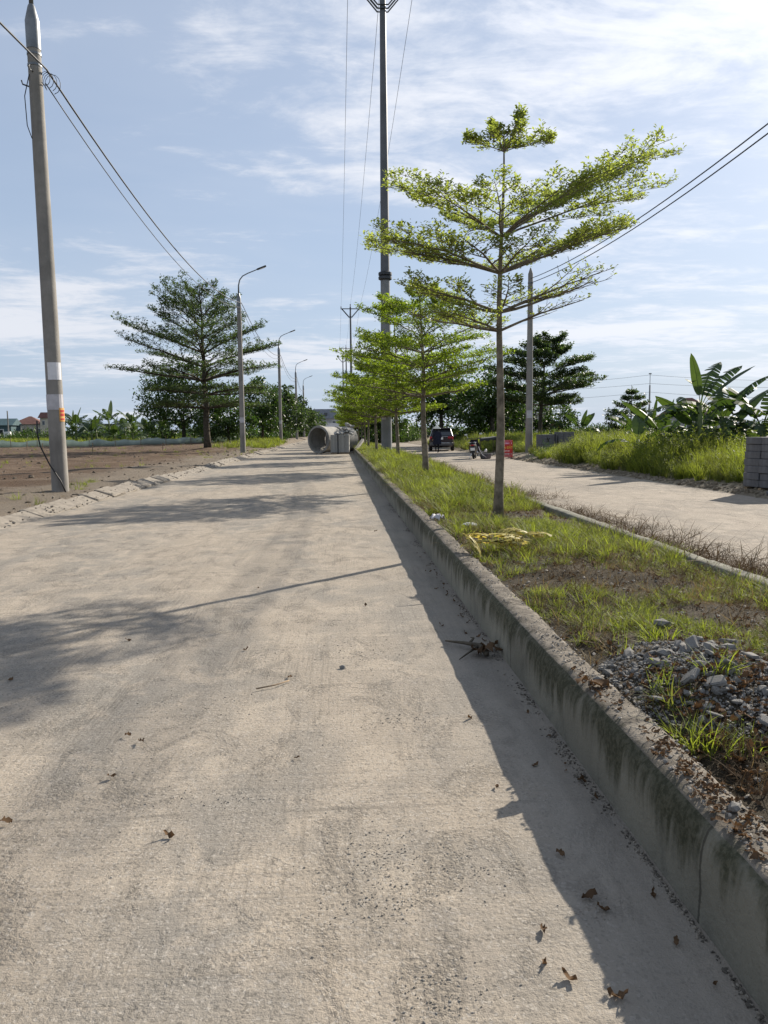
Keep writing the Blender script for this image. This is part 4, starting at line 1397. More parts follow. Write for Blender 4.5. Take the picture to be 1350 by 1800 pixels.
# ------------------------------------------------------------------ concrete pipes, block pallets
def pipe_ring(name, label, centre, ang, L, D, bell=True):
    """hollow pipe; ang = heading of its axis clockwise from +Y"""
    t = thing(name, label, 'concrete pipe', (centre[0], centre[1], 0), R(-ang), 'concrete pipes standing on the road')
    ax = Matrix.Rotation(R(-90), 3, 'X')          # local Z -> +Y
    r_, w_ = D / 2, 0.13
    k = 0.07 if bell else 0.0
    prof = [(r_ - w_, 0.0), (r_ - 0.015 + k * 0, 0.0), (r_, 0.02), (r_, 0.30), (r_ - k, 0.44), (r_ - k, L - 0.15), (r_ - k - 0.06, L - 0.14), (r_ - k - 0.06, L), (r_ - w_, L)]
    if not bell:
        prof = [(r_ - w_, 0.0), (r_ - 0.02, 0.0), (r_, 0.02), (r_, L - 0.03), (r_ - 0.03, L), (r_ - w_, L)]
    mb = MB()
    mb.lathe(prof, 40, (0, 0, r_), ax, True)
    mb.build('barrel', M['pipe'], t, True, 35)
    rim = MB()
    rim.lathe([(r_ - w_ + 0.004, -0.012), (r_ - w_ * 0.52, -0.012), (r_ - w_ * 0.52, 0.004), (r_ - w_ + 0.004, 0.004)], 40, (0, 0, r_), ax, True)
    rim.build('socket_lip', M['pipe'], t, True, 35)
    return t


PA = 37
pv = Vector((math.sin(R(PA)), math.cos(R(PA))))
p0 = Vector((-1.36, 51.75))
pipe_ring('concrete_pipe', 'big grey concrete pipe whose open socket end faces the camera', p0, PA, 1.75, 1.86)
q = p0 + pv * 1.83
pipe_ring('concrete_pipe', 'second concrete pipe butted behind the open one, rubble on it', (q.x + 0.02, q.y), PA + 2, 1.45, 1.80, False)

block_me = {}


def block_variant(key, size, mat):
    if key not in block_me:
        lst = []
        for k in range(4):
            mb = MB()
            mb.bevbox((0, 0, 0), size, min(size) * 0.07)
            o = mb.build('block', mat)
            for v in o.data.vertices:
                v.co += Vector((random.uniform(-1, 1), random.uniform(-1, 1), random.uniform(-1, 1))) * min(size) * 0.02
            lst.append(o.data)
            bpy.data.objects.remove(o)
        block_me[key] = lst
    return random.choice(block_me[key])


def block_stack(name, label, loc, rz, nx, ny, nz, size, mat, key, group, straps=(), jitter=0.006, pallet=True):
    t = thing(name, label, 'block stack', loc, R(rz), group)
    z0 = 0.0
    if pallet:
        z0 = 0.10
        W_, D_ = nx * size[0], ny * size[1]
        for k in (-1, 0, 1):
            mb = MB()
            mb.bevbox((0, k * (D_ / 2 - 0.06), 0.045), (W_ * 0.98, 0.09, 0.085), 0.008)
            mb.build('pallet_bearer', M['wood'], t)
    for k in range(nz):
        for j in range(ny):
            for i in range(nx):
                if k < nz - 1 and 0 < i < nx - 1 and 0 < j < ny - 1:
                    continue
                o = bpy.data.objects.new('block', block_variant(key, (size[0] * 0.985, size[1] * 0.985, size[2] * 0.965), mat))
                C.objects.link(o)
                o.parent = t
                o.location = ((i - (nx - 1) / 2) * size[0] + random.uniform(-1, 1) * jitter, (j - (ny - 1) / 2) * size[1] + random.uniform(-1, 1) * jitter, z0 + (k + 0.5) * size[2])
                o.rotation_euler = (0, 0, random.uniform(-0.012, 0.012))
    for x in straps:
        mb = MB()
        D_, H_ = ny * size[1] / 2 + 0.012, z0 + nz * size[2] + 0.008
        mb.box((x, -D_, H_ / 2), (0.07, 0.008, H_))
        mb.box((x, D_, H_ / 2), (0.07, 0.008, H_))
        mb.box((x, 0, H_), (0.07, 2 * D_, 0.008))
        mb.build('strap', M['strap'], t)
    return t


BS = 'stacks of grey concrete blocks'
block_stack('block_stack', 'strapped stack of thin grey blocks before the concrete pipes', (0.10, 50.6, 0), -3, 4, 4, 12, (0.30, 0.26, 0.095), M['block_far'], 'thin', BS, (-0.12,))
block_stack('block_stack', 'left one of the two grey block stacks sunk in the right weeds', (10.42, 38.2, 0.12), 5, 3, 3, 8, (0.26, 0.28, 0.122), M['block'], 'mid', BS, (0.30,))
block_stack('block_stack', 'right and taller of the two grey block stacks in the right weeds', (11.38, 38.4, 0.12), -2, 3, 3, 9, (0.27, 0.28, 0.122), M['block'], 'mid2', BS)
bx = block_stack('block_stack', 'big grey block stack with a black X mark at the right frame edge', (9.50, 15.85, 0.05), 8, 3, 2, 7, (0.42, 0.5, 0.152), M['block'], 'big', BS, jitter=0.02)
mb = MB()
for s_ in (-1, 1):
    mb.tube([(-0.50 + s_ * 0.05, -0.522, 1.05), (-0.48 + s_ * 0.008, -0.522, 0.92), (-0.46 - s_ * 0.055, -0.522, 0.77)], 0.020, 5)
mb.build('painted_mark', M['ink'], bx)
mb = MB()
mb.tube([(-0.13, -0.436, 0.92), (-0.02, -0.436, 0.70)], 0.018, 5)
mb.tube([(0.02, -0.436, 0.90), (-0.10, -0.436, 0.74)], 0.018, 5)
mb.build('painted_mark', M['ink'], [o for o in C.objects if o.get('label', '').startswith('left one of the two grey block')][0])
mb = MB()
mb.bevbox((0, 0, 0), (1.5, 0.28, 0.13), 0.012, (0, R(-20), R(6)))
pk = mb.build('plank', M['block'])
pk.location = (9.38, 15.02, 0.31)
tag(pk, 'grey plank propped against the foot of the block stack at the right edge', 'plank')


def stone_obj(seed, mat, loc, size, name='stone', parent=None):
    o = link(name, rock_mesh(name, seed, 1), mat, parent)
    o.location = loc
    o.scale = (size,) * 3
    o.rotation_euler = (random.uniform(-.4, .4), random.uniform(-.4, .4), random.uniform(0, 6.28))
    return o


hp = thing('rubble_heap', 'heap of broken grey concrete lumps on the block stack and pipe', 'rubble', (0.35, 50.9, 1.24))
for k in range(34):
    a, rr = random.uniform(0, 6.28), random.uniform(0, 1) ** 0.5
    x, y = rr * 0.62 * math.cos(a), rr * 0.5 * math.sin(a)
    stone_obj(300 + k, M['block_far'], (x, y, 0.06 + 0.42 * (1 - rr) * random.uniform(0.3, 1)), random.uniform(0.2, 0.42), 'lump', hp)
for k in range(10):
    stone_obj(360 + k, M['block_far'], (random.uniform(0.2, 0.9), random.uniform(0.9, 2.0), 0.55 + random.uniform(0, 0.15)), random.uniform(0.25, 0.45), 'lump', hp)
mb = MB()
mb.box((0, 0, 0), (0.16, 1.75, 0.16), (R(20), 0, R(-18)))
ps = mb.build('concrete_post', M['pole_concrete'])
ps.location = (1.38, 51.2, 0.58)
tag(ps, 'pale concrete post lying slanted across the kerb beside the pipes', 'post')

# ------------------------------------------------------------------ car
M['car_grey'] = simple('car_grey', (0.09, 0.09, 0.095), 0.4, 0.3, 0.1, 3, 0)


def build_car(loc, rz):
    t = thing('parked_car', 'dark maroon car parked on the side lane, rear towards the camera', 'car', loc, R(rz))
    # cross-sections along +Y (front); y, half width low, half width at belt, z bottom, z belt
    st_ = [(-2.15, 0.74, 0.80, 0.42, 0.95), (-2.0, 0.84, 0.865, 0.30, 1.03), (-1.3, 0.88, 0.89, 0.26, 1.06), (0, 0.89, 0.89, 0.24, 1.04), (1.2, 0.88, 0.87, 0.26, 1.0), (1.9, 0.84, 0.80, 0.30, 0.88), (2.15, 0.70, 0.66, 0.40, 0.72)]
    mb = MB()
    V = []
    for (y_, wl, wb, zb, zt) in st_:
        V += [(-wl * 0.9, y_, zb), (-wl, y_, zb + 0.12), (-wb, y_, (zb + zt) / 2 + 0.08), (-wb * 0.93, y_, zt), (0, y_, zt + 0.02), (wb * 0.93, y_, zt), (wb, y_, (zb + zt) / 2 + 0.08), (wl, y_, zb + 0.12), (wl * 0.9, y_, zb)]
    F = []
    for i in range(len(st_) - 1):
        for k in range(9):
            j = (k + 1) % 9
            F.append((i * 9 + k, (i + 1) * 9 + k, (i + 1) * 9 + j, i * 9 + j))
    F.append(tuple(range(9)))
    F.append(tuple(range(len(V) - 1, len(V) - 10, -1)))
    mb.add(V, F)
    mb.build('body', M['paint_car'], t, True, 35)
    # cabin
    cb = MB()
    sec = [(-2.02, 0.80, 1.02, 0.80, 1.04), (-1.62, 0.80, 1.02, 0.66, 1.58), (-0.6, 0.82, 1.02, 0.68, 1.66), (0.25, 0.82, 1.0, 0.66, 1.62), (1.15, 0.78, 0.98, 0.74, 1.0)]
    V = []
    for (y_, wb, zb, wt, zt) in sec:
        V += [(-wb, y_, zb), (-wt, y_, zt), (wt, y_, zt), (wb, y_, zb)]
    F = []
    for i in range(len(sec) - 1):
        for k in range(3):
            F.append((i * 4 + k, (i + 1) * 4 + k, (i + 1) * 4 + k + 1, i * 4 + k + 1))
    cb.add(V, F)
    cb.build('cabin', M['paint_car'], t, True, 25)
    gl = MB()
    gl.add([(-0.68, -2.005, 1.10), (0.68, -2.005, 1.10), (0.58, -1.70, 1.50), (-0.58, -1.70, 1.50)], [(0, 1, 2, 3)])
    gl.build('rear_window', M['glass_dark'], t)
    for s_ in (-1, 1):
        for (y0, y1) in ((-1.5, -0.62), (-0.52, 0.35)):
            g2 = MB()
            g2.add([(s_ * 0.822, y0, 1.08), (s_ * 0.826, y1, 1.08), (s_ * 0.70, y1 - 0.06, 1.55), (s_ * 0.70, y0 + 0.10, 1.52)], [(0, 1, 2, 3)])
            g2.build('side_window', M['glass_dark'], t)
        tl = MB()
        tl.bevbox((s_ * 0.64, -2.10, 0.92), (0.42, 0.10, 0.22), 0.03)
        tl.build('tail_light', M['tail'], t)
        rl = MB()
        rl.tube([(s_ * 0.60, -1.5, 1.66), (s_ * 0.60, -0.6, 1.72), (s_ * 0.60, 0.1, 1.69)], 0.02, 6)
        rl.build('roof_rail', M['chrome'], t)
        mr = MB()
        mr.bevbox((s_ * 1.0, 0.75, 1.06), (0.20, 0.12, 0.14), 0.03)
        mr.build('mirror', M['paint_car'], t)
        pl_ = MB()
        pl_.tube([(s_ * 0.80, -2.0, 1.06), (s_ * 0.645, -1.62, 1.575)], 0.022, 6)
        pl_.build('pillar_trim', M['chrome'], t)
        for y_ in (-1.35, 1.3):
            ax = Matrix.Rotation(R(90), 3, 'Y')
            ty_ = MB()
            ty_.lathe([(0.20, -0.10), (0.30, -0.11), (0.335, -0.08), (0.335, 0.08), (0.30, 0.11), (0.20, 0.10)], 20, (s_ * 0.79, y_, 0.335), ax)
            wh = ty_.build('wheel', M['rubber'], t, True, 40)
            rm = MB()
            rm.lathe([(0.03, s_ * 0.115), (0.20, s_ * 0.113), (0.20, s_ * 0.09), (0.03, s_ * 0.09)], 14, (s_ * 0.79, y_, 0.335), ax)
            rm.build('rim', M['chrome'], wh)
    sp = MB()
    sp.bevbox((0, -1.74, 1.60), (1.24, 0.26, 0.05), 0.015)
    sp.build('spoiler', M['black'], t)
    bp = MB()
    bp.bevbox((0, -2.12, 0.50), (1.62, 0.22, 0.26), 0.05)
    bp.build('rear_bumper', M['car_grey'], t)
    bs = MB()
    bs.bevbox((0, -2.235, 0.58), (1.2, 0.02, 0.035), 0.006)
    bs.build('bumper_strip', M['chrome'], t)
    np_ = MB()
    np_.bevbox((-0.10, -2.165, 0.90), (0.44, 0.02, 0.15), 0.008)
    pt = np_.build('number_plate', M['white'], t)
    ch = MB()
    ch.bevbox((0, -2.14, 1.02), (0.9, 0.03, 0.03), 0.008)
    ch.build('tailgate_trim', M['chrome'], t)
    return t


build_car((7.58, 56.6, 0), -7.6)

# ------------------------------------------------------------------ scooter
def build_scooter(loc, rz):
    t = thing('motor_scooter', 'black scooter parked with its tail towards the camera', 'scooter', loc, R(rz))
    ax = Matrix.Rotation(R(90), 3, 'Y')
    for y_ in (0, 1.22):
        w_ = MB()
        w_.lathe([(0.13, -0.03), (0.21, -0.055), (0.265, -0.035), (0.275, 0), (0.265, 0.035), (0.21, 0.055), (0.13, 0.03)], 20, (0, y_, 0.275), ax)
        wh = w_.build('wheel', M['rubber'], t, True, 40)
        r2 = MB()
        r2.lathe([(0.02, -0.05), (0.13, -0.035), (0.13, 0.035), (0.02, 0.05)], 12, (0, y_, 0.275), ax)
        r2.build('rim', M['steel_dark'], wh)
    b = MB()
    secs = [(-0.32, 0.06, 0.62, 0.74), (-0.15, 0.13, 0.50, 0.78), (0.10, 0.17, 0.38, 0.77), (0.40, 0.17, 0.30, 0.74), (0.62, 0.14, 0.22, 0.45), (0.95, 0.15, 0.22, 0.34)]
    V = []
    for (y_, w_, z0, z1) in secs:
        V += [(-w_ * 0.6, y_, z0), (-w_, y_, (z0 + z1) / 2), (-w_ * 0.7, y_, z1), (w_ * 0.7, y_, z1), (w_, y_, (z0 + z1) / 2), (w_ * 0.6, y_, z0)]
    F = [(i * 6 + k, (i + 1) * 6 + k, (i + 1) * 6 + (k + 1) % 6, i * 6 + (k + 1) % 6) for i in range(len(secs) - 1) for k in range(6)]
    F += [tuple(range(6)), tuple(range(len(V) - 1, len(V) - 7, -1))]
    b.add(V, F).build('body', M['moto_black'], t, True, 40)
    s_ = MB()
    s_.bevbox((0, 0.15, 0.80), (0.25, 0.68, 0.09), 0.03)
    s_.build('seat', M['black'], t)
    f = MB()
    f.add([(-0.22, 1.05, 0.30), (0.22, 1.05, 0.30), (0.25, 0.98, 0.62), (0.15, 0.86, 0.98), (-0.15, 0.86, 0.98), (-0.25, 0.98, 0.62), (0, 1.20, 0.60), (0, 1.05, 0.98)], [(0, 6, 1), (1, 6, 2), (2, 6, 7, 3), (5, 4, 7, 6), (0, 5, 6), (0, 1, 2, 5), (2, 3, 4, 5), (3, 7, 4)])
    f.build('front_shield', M['moto_black'], t)
    hb = MB()
    hb.tube([(-0.34, 0.78, 1.02), (-0.15, 0.86, 1.03), (0, 0.88, 1.02), (0.15, 0.86, 1.03), (0.34, 0.78, 1.02)], 0.017, 6)
    hb.build('handlebar', M['steel_dark'], t)
    for k in (-1, 1):
        m_ = MB()
        m_.tube([(k * 0.24, 0.84, 1.03), (k * 0.31, 0.84, 1.20)], 0.008, 5)
        m_.bevbox((k * 0.33, 0.83, 1.24), (0.13, 0.02, 0.08), 0.008)
        m_.build('mirror', M['chrome'], t)
        ind = MB()
        ind.bevbox((k * 0.10, -0.31, 0.70), (0.06, 0.04, 0.04), 0.008)
        ind.build('indicator', M['orange'], t)
        gr = MB()
        gr.tube([(k * 0.15, 0.1, 0.82), (k * 0.16, -0.18, 0.84), (k * 0.06, -0.32, 0.84)], 0.013, 6)
        gr.build('grab_rail', M['chrome'], t)
        fk = MB()
        fk.tube([(k * 0.06, 1.22, 0.28), (k * 0.06, 1.05, 0.65)], 0.018, 6)
        fk.build('fork', M['steel'], t)
    tl = MB()
    tl.bevbox((0, -0.33, 0.70), (0.13, 0.05, 0.06), 0.01)
    tl.build('tail_light', M['tail'], t)
    md = MB()
    md.add([(-0.08, -0.30, 0.62), (0.08, -0.30, 0.62), (0.07, -0.36, 0.30), (-0.07, -0.36, 0.30), (-0.08, -0.27, 0.62), (0.08, -0.27, 0.62), (0.07, -0.33, 0.30), (-0.07, -0.33, 0.30)], [(0, 1, 2, 3), (7, 6, 5, 4), (0, 4, 5, 1), (1, 5, 6, 2), (2, 6, 7, 3), (3, 7, 4, 0)])
    md.build('rear_mudguard', M['black'], t)
    pl_ = MB()
    pl_.bevbox((0, -0.365, 0.50), (0.19, 0.012, 0.14), 0.004, (R(8), 0, 0))
    pt = pl_.build('number_plate', M['white'], t)
    ex = MB()
    ex.tube([(0.16, 0.35, 0.26), (0.17, 0.0, 0.28), (0.17, -0.18, 0.34)], [0.03, 0.055, 0.05], 10)
    ex.build('exhaust', M['chrome'], t, True)
    sk = MB()
    sk.tube([(-0.10, 0.45, 0.26), (-0.24, 0.42, 0.01)], 0.014, 6)
    sk.build('stand', M['chrome'], t)
    return t


M['moto_black'] = simple('moto_black', (0.018, 0.017, 0.024), 0.3, 0.1, 0.1, 3, 0, 0.5)
sc = build_scooter((6.78, 38.4, 0), -14)
sc.rotation_euler = (0, R(-4), R(-14))
sc.scale = (1.15, 1, 1)

# grey tub, pale hose and dark awning beside the scooter
tb = thing('mixing_tub', 'low dark grey tub on the lane beside the scooter', 'tub', (7.42, 38.6, 0.0))
mb = MB()
mb.lathe([(0.22, 0.0), (0.26, 0.02), (0.31, 0.22), (0.33, 0.23), (0.33, 0.25), (0.28, 0.25), (0.23, 0.04), (0.02, 0.04)], 18)
mb.build('shell', M['block'], tb, True, 40)
mb = MB()
mb.tube([(0.31, -0.05, 0.23), (0.37, 0, 0.25), (0.31, 0.05, 0.23)], 0.012, 5)
mb.build('handle', M['steel'], tb)
wire('hose', 'pale hose slanting from the scooter down to the dark tub', [(6.98, 38.2, 0.62), (7.05, 38.2, 0.42), (7.2, 38.2, 0.2), (7.38, 38.2, 0.08)], 0.018, None, 'paper_old', 8, 'hose')
wb = MB()
wb.tube([(7.40, 38.55, 0.34), (7.42, 38.55, 0.44), (7.42, 38.55, 0.50)], [0.07, 0.06, 0.02], 8)
tag(wb.build('plastic_bottle', M['plastic_white'], None, True), 'small white bottle standing in the dark tub', 'bottle')
aw = thing('awning', 'small dark awning with a hanging front flap behind the scooter', 'awning', (8.2, 42.2, 0))
X, Y = np.meshgrid(np.linspace(-0.48, 0.48, 9), np.linspace(-0.5, 0.6, 6))
Z = 1.06 + 0.10 * X - 0.05 * np.cos(X * 2.4) * np.cos(Y * 2.2)
Z[0, :] -= 0.16 + 0.04 * np.sin(np.arange(9) * 2.1)      # front edge hangs down as a flap
Y[0, :] = Y[1, :] - 0.03
i_ = np.arange(8 * 5)
a_ = (i_ // 8) * 9 + i_ % 8
sh = link('sheet', fast_mesh('sheet', np.stack([X, Y, Z], -1).reshape(-1, 3), np.stack([a_, a_ + 1, a_ + 10, a_ + 9], -1), False), M['tarp'], aw)
sm = sh.modifiers.new('thick', 'SOLIDIFY')
sm.thickness = 0.02
for x_, y_ in ((-0.44, -0.25), (0.44, -0.25), (-0.44, 0.55), (0.44, 0.55)):
    mb = MB()
    mb.tube([(x_, y_, 0), (x_, y_, 1.02 + 0.1 * x_)], 0.02, 6)
    mb.build('post', M['bark_dark'], aw)

# ------------------------------------------------------------------ red notice board
sg = thing('sign_board', 'red sale notice board with yellow and white lettering at the lane edge', 'sign', (8.22, 37.4, 0), R(-9))
mb = MB()
mb.bevbox((0, 0, 0.53), (0.60, 0.03, 0.84), 0.006)
bd = mb.build('board', M['red'], sg)
for x_ in (-0.28, 0.28):
    mb = MB()
    mb.tube([(x_, 0.02, 0), (x_, 0.02, 0.98)], 0.016, 6)
    mb.tube([(x_, 0.02, 0.85), (x_, 0.40, 0.0)], 0.012, 6)
    mb.build('leg', M['steel_dark'], sg)


def lettering(body, size, mat, parent, loc, name='lettering', rot=(R(90), 0, 0), sx=1.0):
    cu = bpy.data.curves.new(name, 'FONT')
    cu.body = body
    cu.size = size
    cu.align_x = 'CENTER'
    cu.align_y = 'CENTER'
    cu.extrude = 0.002
    tmp = bpy.data.objects.new(name, cu)
    C.objects.link(tmp)
    dg = bpy.context.evaluated_depsgraph_get()
    me = bpy.data.meshes.new_from_object(tmp.evaluated_get(dg))
    bpy.data.objects.remove(tmp)
    me.materials.clear()
    o = link(name, me, mat, parent)
    o.location = loc
    o.rotation_euler = rot
    o.scale = (sx, 1, 1)
    return o


lettering('BÁN ĐẤT', 0.17, M['yellow'], bd, (0, -0.018, 0.575), sx=0.80)
# lines too small to read in the photograph: kept as rows of illegible strokes
for (z, h_, n, mt, wd) in ((0.90, 0.035, 14, 'pink', 0.50), (0.79, 0.085, 9, 'pink', 0.52), (0.415, 0.045, 10, 'white', 0.30), (0.27, 0.085, 10, 'paper_old', 0.50), (0.165, 0.04, 13, 'paper_old', 0.50)):
    mb = MB()
    for k in range(n):
        if random.random() < 0.12:
            continue
        mb.box((-wd / 2 + wd * (k + 0.5) / n, -0.018, z), (wd / n * random.uniform(0.45, 0.75), 0.004, h_ * random.uniform(0.8, 1.0)))
    mb.build('small_print', M[mt], bd)

# ------------------------------------------------------------------ person walking away
def build_person(loc, rz):
    t = thing('person', 'person in dark clothes and pale conical hat walking beside the parked car', 'person', loc, R(rz))
    # +Y is the way the person walks; joints as connected edges, radius per joint
    J = {
        'pelvis': ((0, 0, 0.90), (0.15, 0.11)), 'waist': ((0, 0.01, 1.05), (0.135, 0.10)), 'chest': ((0, 0.02, 1.25), (0.165, 0.115)), 'neck0': ((0, 0.03, 1.40), (0.085, 0.08)), 'neck': ((0, 0.045, 1.47), (0.052, 0.052)),
        'head0': ((0, 0.06, 1.54), (0.07, 0.08)), 'head1': ((0, 0.065, 1.61), (0.078, 0.092)), 'head2': ((0, 0.06, 1.68), (0.05, 0.06)),
        'rhip': ((0.09, 0.0, 0.86), (0.095, 0.095)), 'rknee': ((0.085, 0.03, 0.49), (0.062, 0.065)), 'rank': ((0.08, -0.02, 0.10), (0.04, 0.045)), 'rtoe': ((0.085, 0.15, 0.045), (0.035, 0.03)),
        'lhip': ((-0.09, 0.0, 0.86), (0.095, 0.095)), 'lknee': ((-0.10, 0.16, 0.52), (0.062, 0.065)), 'lank': ((-0.10, -0.06, 0.22), (0.04, 0.045)), 'ltoe': ((-0.10, 0.03, 0.10), (0.035, 0.03)),
        'rsh': ((0.18, 0.02, 1.36), (0.062, 0.06)), 'relb': ((0.25, -0.04, 1.10), (0.044, 0.044)), 'rwr': ((0.22, 0.08, 0.90), (0.028, 0.028)), 'rhand': ((0.215, 0.12, 0.83), (0.030, 0.016)),
        'lsh': ((-0.18, 0.02, 1.36), (0.062, 0.06)), 'lelb': ((-0.26, 0.02, 1.10), (0.044, 0.044)), 'lwr': ((-0.24, 0.16, 0.95), (0.028, 0.028)), 'lhand': ((-0.235, 0.20, 0.88), (0.030, 0.016)),
    }
    E_ = [('pelvis', 'waist'), ('waist', 'chest'), ('chest', 'neck0'), ('neck0', 'neck'), ('neck', 'head0'), ('head0', 'head1'), ('head1', 'head2'), ('pelvis', 'rhip'), ('rhip', 'rknee'), ('rknee', 'rank'), ('rank', 'rtoe'),
          ('pelvis', 'lhip'), ('lhip', 'lknee'), ('lknee', 'lank'), ('lank', 'ltoe'), ('chest', 'rsh'), ('rsh', 'relb'), ('relb', 'rwr'), ('rwr', 'rhand'), ('chest', 'lsh'), ('lsh', 'lelb'), ('lelb', 'lwr'), ('lwr', 'lhand')]
    for sd_, s_ in (('r', 1), ('l', -1)):
        hx, hy, hz = J[sd_ + 'hand'][0]
        for k, (dx, ln) in enumerate(((-0.024, 0.055), (-0.008, 0.07), (0.008, 0.066), (0.024, 0.05))):
            J[f'{sd_}f{k}a'] = ((hx + dx, hy + 0.025, hz - 0.035), (0.009, 0.009))
            J[f'{sd_}f{k}b'] = ((hx + dx * 1.1 - s_ * 0.008, hy + 0.03 + ln * 0.2, hz - 0.04 - ln * 0.8), (0.007, 0.007))
            E_ += [(sd_ + 'hand', f'{sd_}f{k}a'), (f'{sd_}f{k}a', f'{sd_}f{k}b')]
        J[sd_ + 'tha'] = ((hx - s_ * 0.035, hy + 0.02, hz + 0.005), (0.010, 0.010))
        J[sd_ + 'thb'] = ((hx - s_ * 0.05, hy + 0.045, hz - 0.03), (0.008, 0.008))
        E_ += [(sd_ + 'hand', sd_ + 'tha'), (sd_ + 'tha', sd_ + 'thb')]
    names = list(J)
    me = bpy.data.meshes.new('body')
    me.from_pydata([J[n][0] for n in names], [(names.index(a), names.index(b)) for a, b in E_], [])
    o = link('body', me, None, t)
    o.modifiers.new('skin', 'SKIN').use_smooth_shade = True
    for v, n in zip(me.skin_vertices[0].data, names):
        v.radius = J[n][1]
        v.use_root = (n == 'pelvis')
    o.modifiers.new('sub', 'SUBSURF').levels = 1
    o.modifiers['sub'].render_levels = 1
    dg = bpy.context.evaluated_depsgraph_get()
    m2 = bpy.data.meshes.new_from_object(o.evaluated_get(dg))
    bpy.data.objects.remove(o)
    o = link('body', m2, None, t)
    for mt in ('skin', 'cloth_black'):
        m2.materials.append(M[mt])
    for p in m2.polygons:
        c_ = p.center
        hand = abs(c_.x) > 0.19 and c_.z < 0.91 and c_.z > 0.6
        p.material_index = 0 if (c_.z > 1.43 or hand) else 1
    # eyes, nose and mouth on the far side of the head, hair at the back
    fc = MB()
    for s_ in (-1, 1):
        fc.lathe([(0.004, -0.008), (0.012, 0), (0.004, 0.008)], 8, (s_ * 0.032, 0.15, 1.615))
        fc.lathe([(0.004, -0.03), (0.014, 0), (0.004, 0.03)], 8, (s_ * 0.085, 0.06, 1.605))
    fc.add([(-0.014, 0.145, 1.585), (0.014, 0.145, 1.585), (0, 0.178, 1.59), (0, 0.148, 1.625)], [(0, 1, 2), (0, 2, 3), (1, 3, 2)])
    fc.bevbox((0, 0.145, 1.555), (0.045, 0.012, 0.012), 0.003)
    fc.build('face', M['skin'], t)
    hr = MB()
    hr.lathe([(0.05, 1.42), (0.085, 1.50), (0.096, 1.60), (0.085, 1.67), (0.03, 1.72)], 14, (0, 0.038, 0))
    hr.build('hair', M['hair'], t, True)
    # loose knee-length coat, open lofted shell with sleeves
    ct = MB()
    n = 18
    secs = [(0.56, 0.29, 0.21, 0.02), (0.75, 0.285, 0.20, 0.01), (0.92, 0.265, 0.18, 0.0), (1.06, 0.245, 0.165, 0.0), (1.24, 0.245, 0.16, 0.015), (1.36, 0.215, 0.12, 0.02), (1.42, 0.10, 0.085, 0.03), (1.455, 0.07, 0.07, 0.035)]
    V = []
    for (z, a, b, yo) in secs:
        for k in range(n):
            th = 2 * PI * k / n
            w_ = 1 + 0.05 * math.sin(5 * th + z * 9) * (1.3 - z if z < 1.2 else 0.1)
            V.append((a * w_ * math.cos(th), yo + b * w_ * math.sin(th), z + 0.012 * math.sin(3 * th) * (z < 0.7)))
    F = [(i * n + k, i * n + (k + 1) % n, (i + 1) * n + (k + 1) % n, (i + 1) * n + k) for i in range(len(secs) - 1) for k in range(n)]
    ct.add(V, F)
    for sd_ in ('r', 'l'):
        ct.tube([J[sd_ + 'sh'][0], tuple((np.array(J[sd_ + 'sh'][0]) + np.array(J[sd_ + 'elb'][0])) / 2), J[sd_ + 'elb'][0], J[sd_ + 'wr'][0]], [0.085, 0.075, 0.065, 0.05], 10, False)
    ct.build('coat', M['cloth_navy'], t, True)
    ht = MB()
    ht.lathe([(0.258, 1.57), (0.262, 1.575), (0.18, 1.665), (0.09, 1.755), (0.012, 1.81), (0.004, 1.805), (0.085, 1.745), (0.173, 1.655), (0.250, 1.570)], 22, (0, 0.05, 0))
    h_ = ht.build('conical_hat', M['straw'], t, True, 40)
    return t


build_person((6.36, 49.6, 0), 12)

# ------------------------------------------------------------------ net fence on the left field
nf = thing('net_fence', 'long low pale green net fence across the dirt on the left', 'fence', (0, 0, 0))
npts = []
for k in range(121):
    f_ = k / 120
    npts.append((-62 + 51.5 * f_, 79 + 4.5 * f_))
V, F, A = [], [], []
for k, (x, y) in enumerate(npts):
    g_ = float(verge_z(np.array(x), np.array(y)))
    h_ = 0.62 + 0.09 * math.sin(k * 0.9) + random.uniform(-0.05, 0.05)
    off = 0.05 * math.sin(k * 1.7)
    V += [(x, y + off, g_ - 0.05), (x, y + off * 2, g_ + h_ * 0.5), (x, y + off * 0.5, g_ + h_)]
    A += [random.random()] * 3
for k in range(120):
    for j in range(2):
        F.append((3 * k + j, 3 * k + 3 + j, 3 * k + 4 + j, 3 * k + 1 + j))
ns = link('netting', fast_mesh('netting', V, F, True, A), M['net'], nf)
ns.modifiers.new('thick', 'SOLIDIFY').thickness = 0.01
for k in range(0, 121, 6):
    mb = MB()
    x, y = npts[k]
    z = float(verge_z(np.array(x), np.array(y)))
    mb.tube([(x, y - 0.06, z - 0.1), (x + random.uniform(-.05, .05), y - 0.06, z + random.uniform(0.85, 1.15))], 0.03, 5)
    mb.build('stake', M['wood'], nf)
for k, (x, y, h_) in enumerate(((-17.2, 55.0, 0.6), (-22.5, 60.0, 0.7), (-13.6, 60.5, 0.55), (-26.0, 66.0, 0.7))):
    mb = MB()
    z = float(verge_z(np.array(x), np.array(y)))
    mb.tube([(x, y, z - 0.05), (x + 0.04, y, z + h_)], 0.035, 6)
    tag(mb.build('stake', M['wood']), 'short pale stake stuck in the bare dirt, ' + ['nearest to the road', 'left of the middle', 'beside the big tree', 'far left one'][k], 'stake', 'stakes in the dirt')

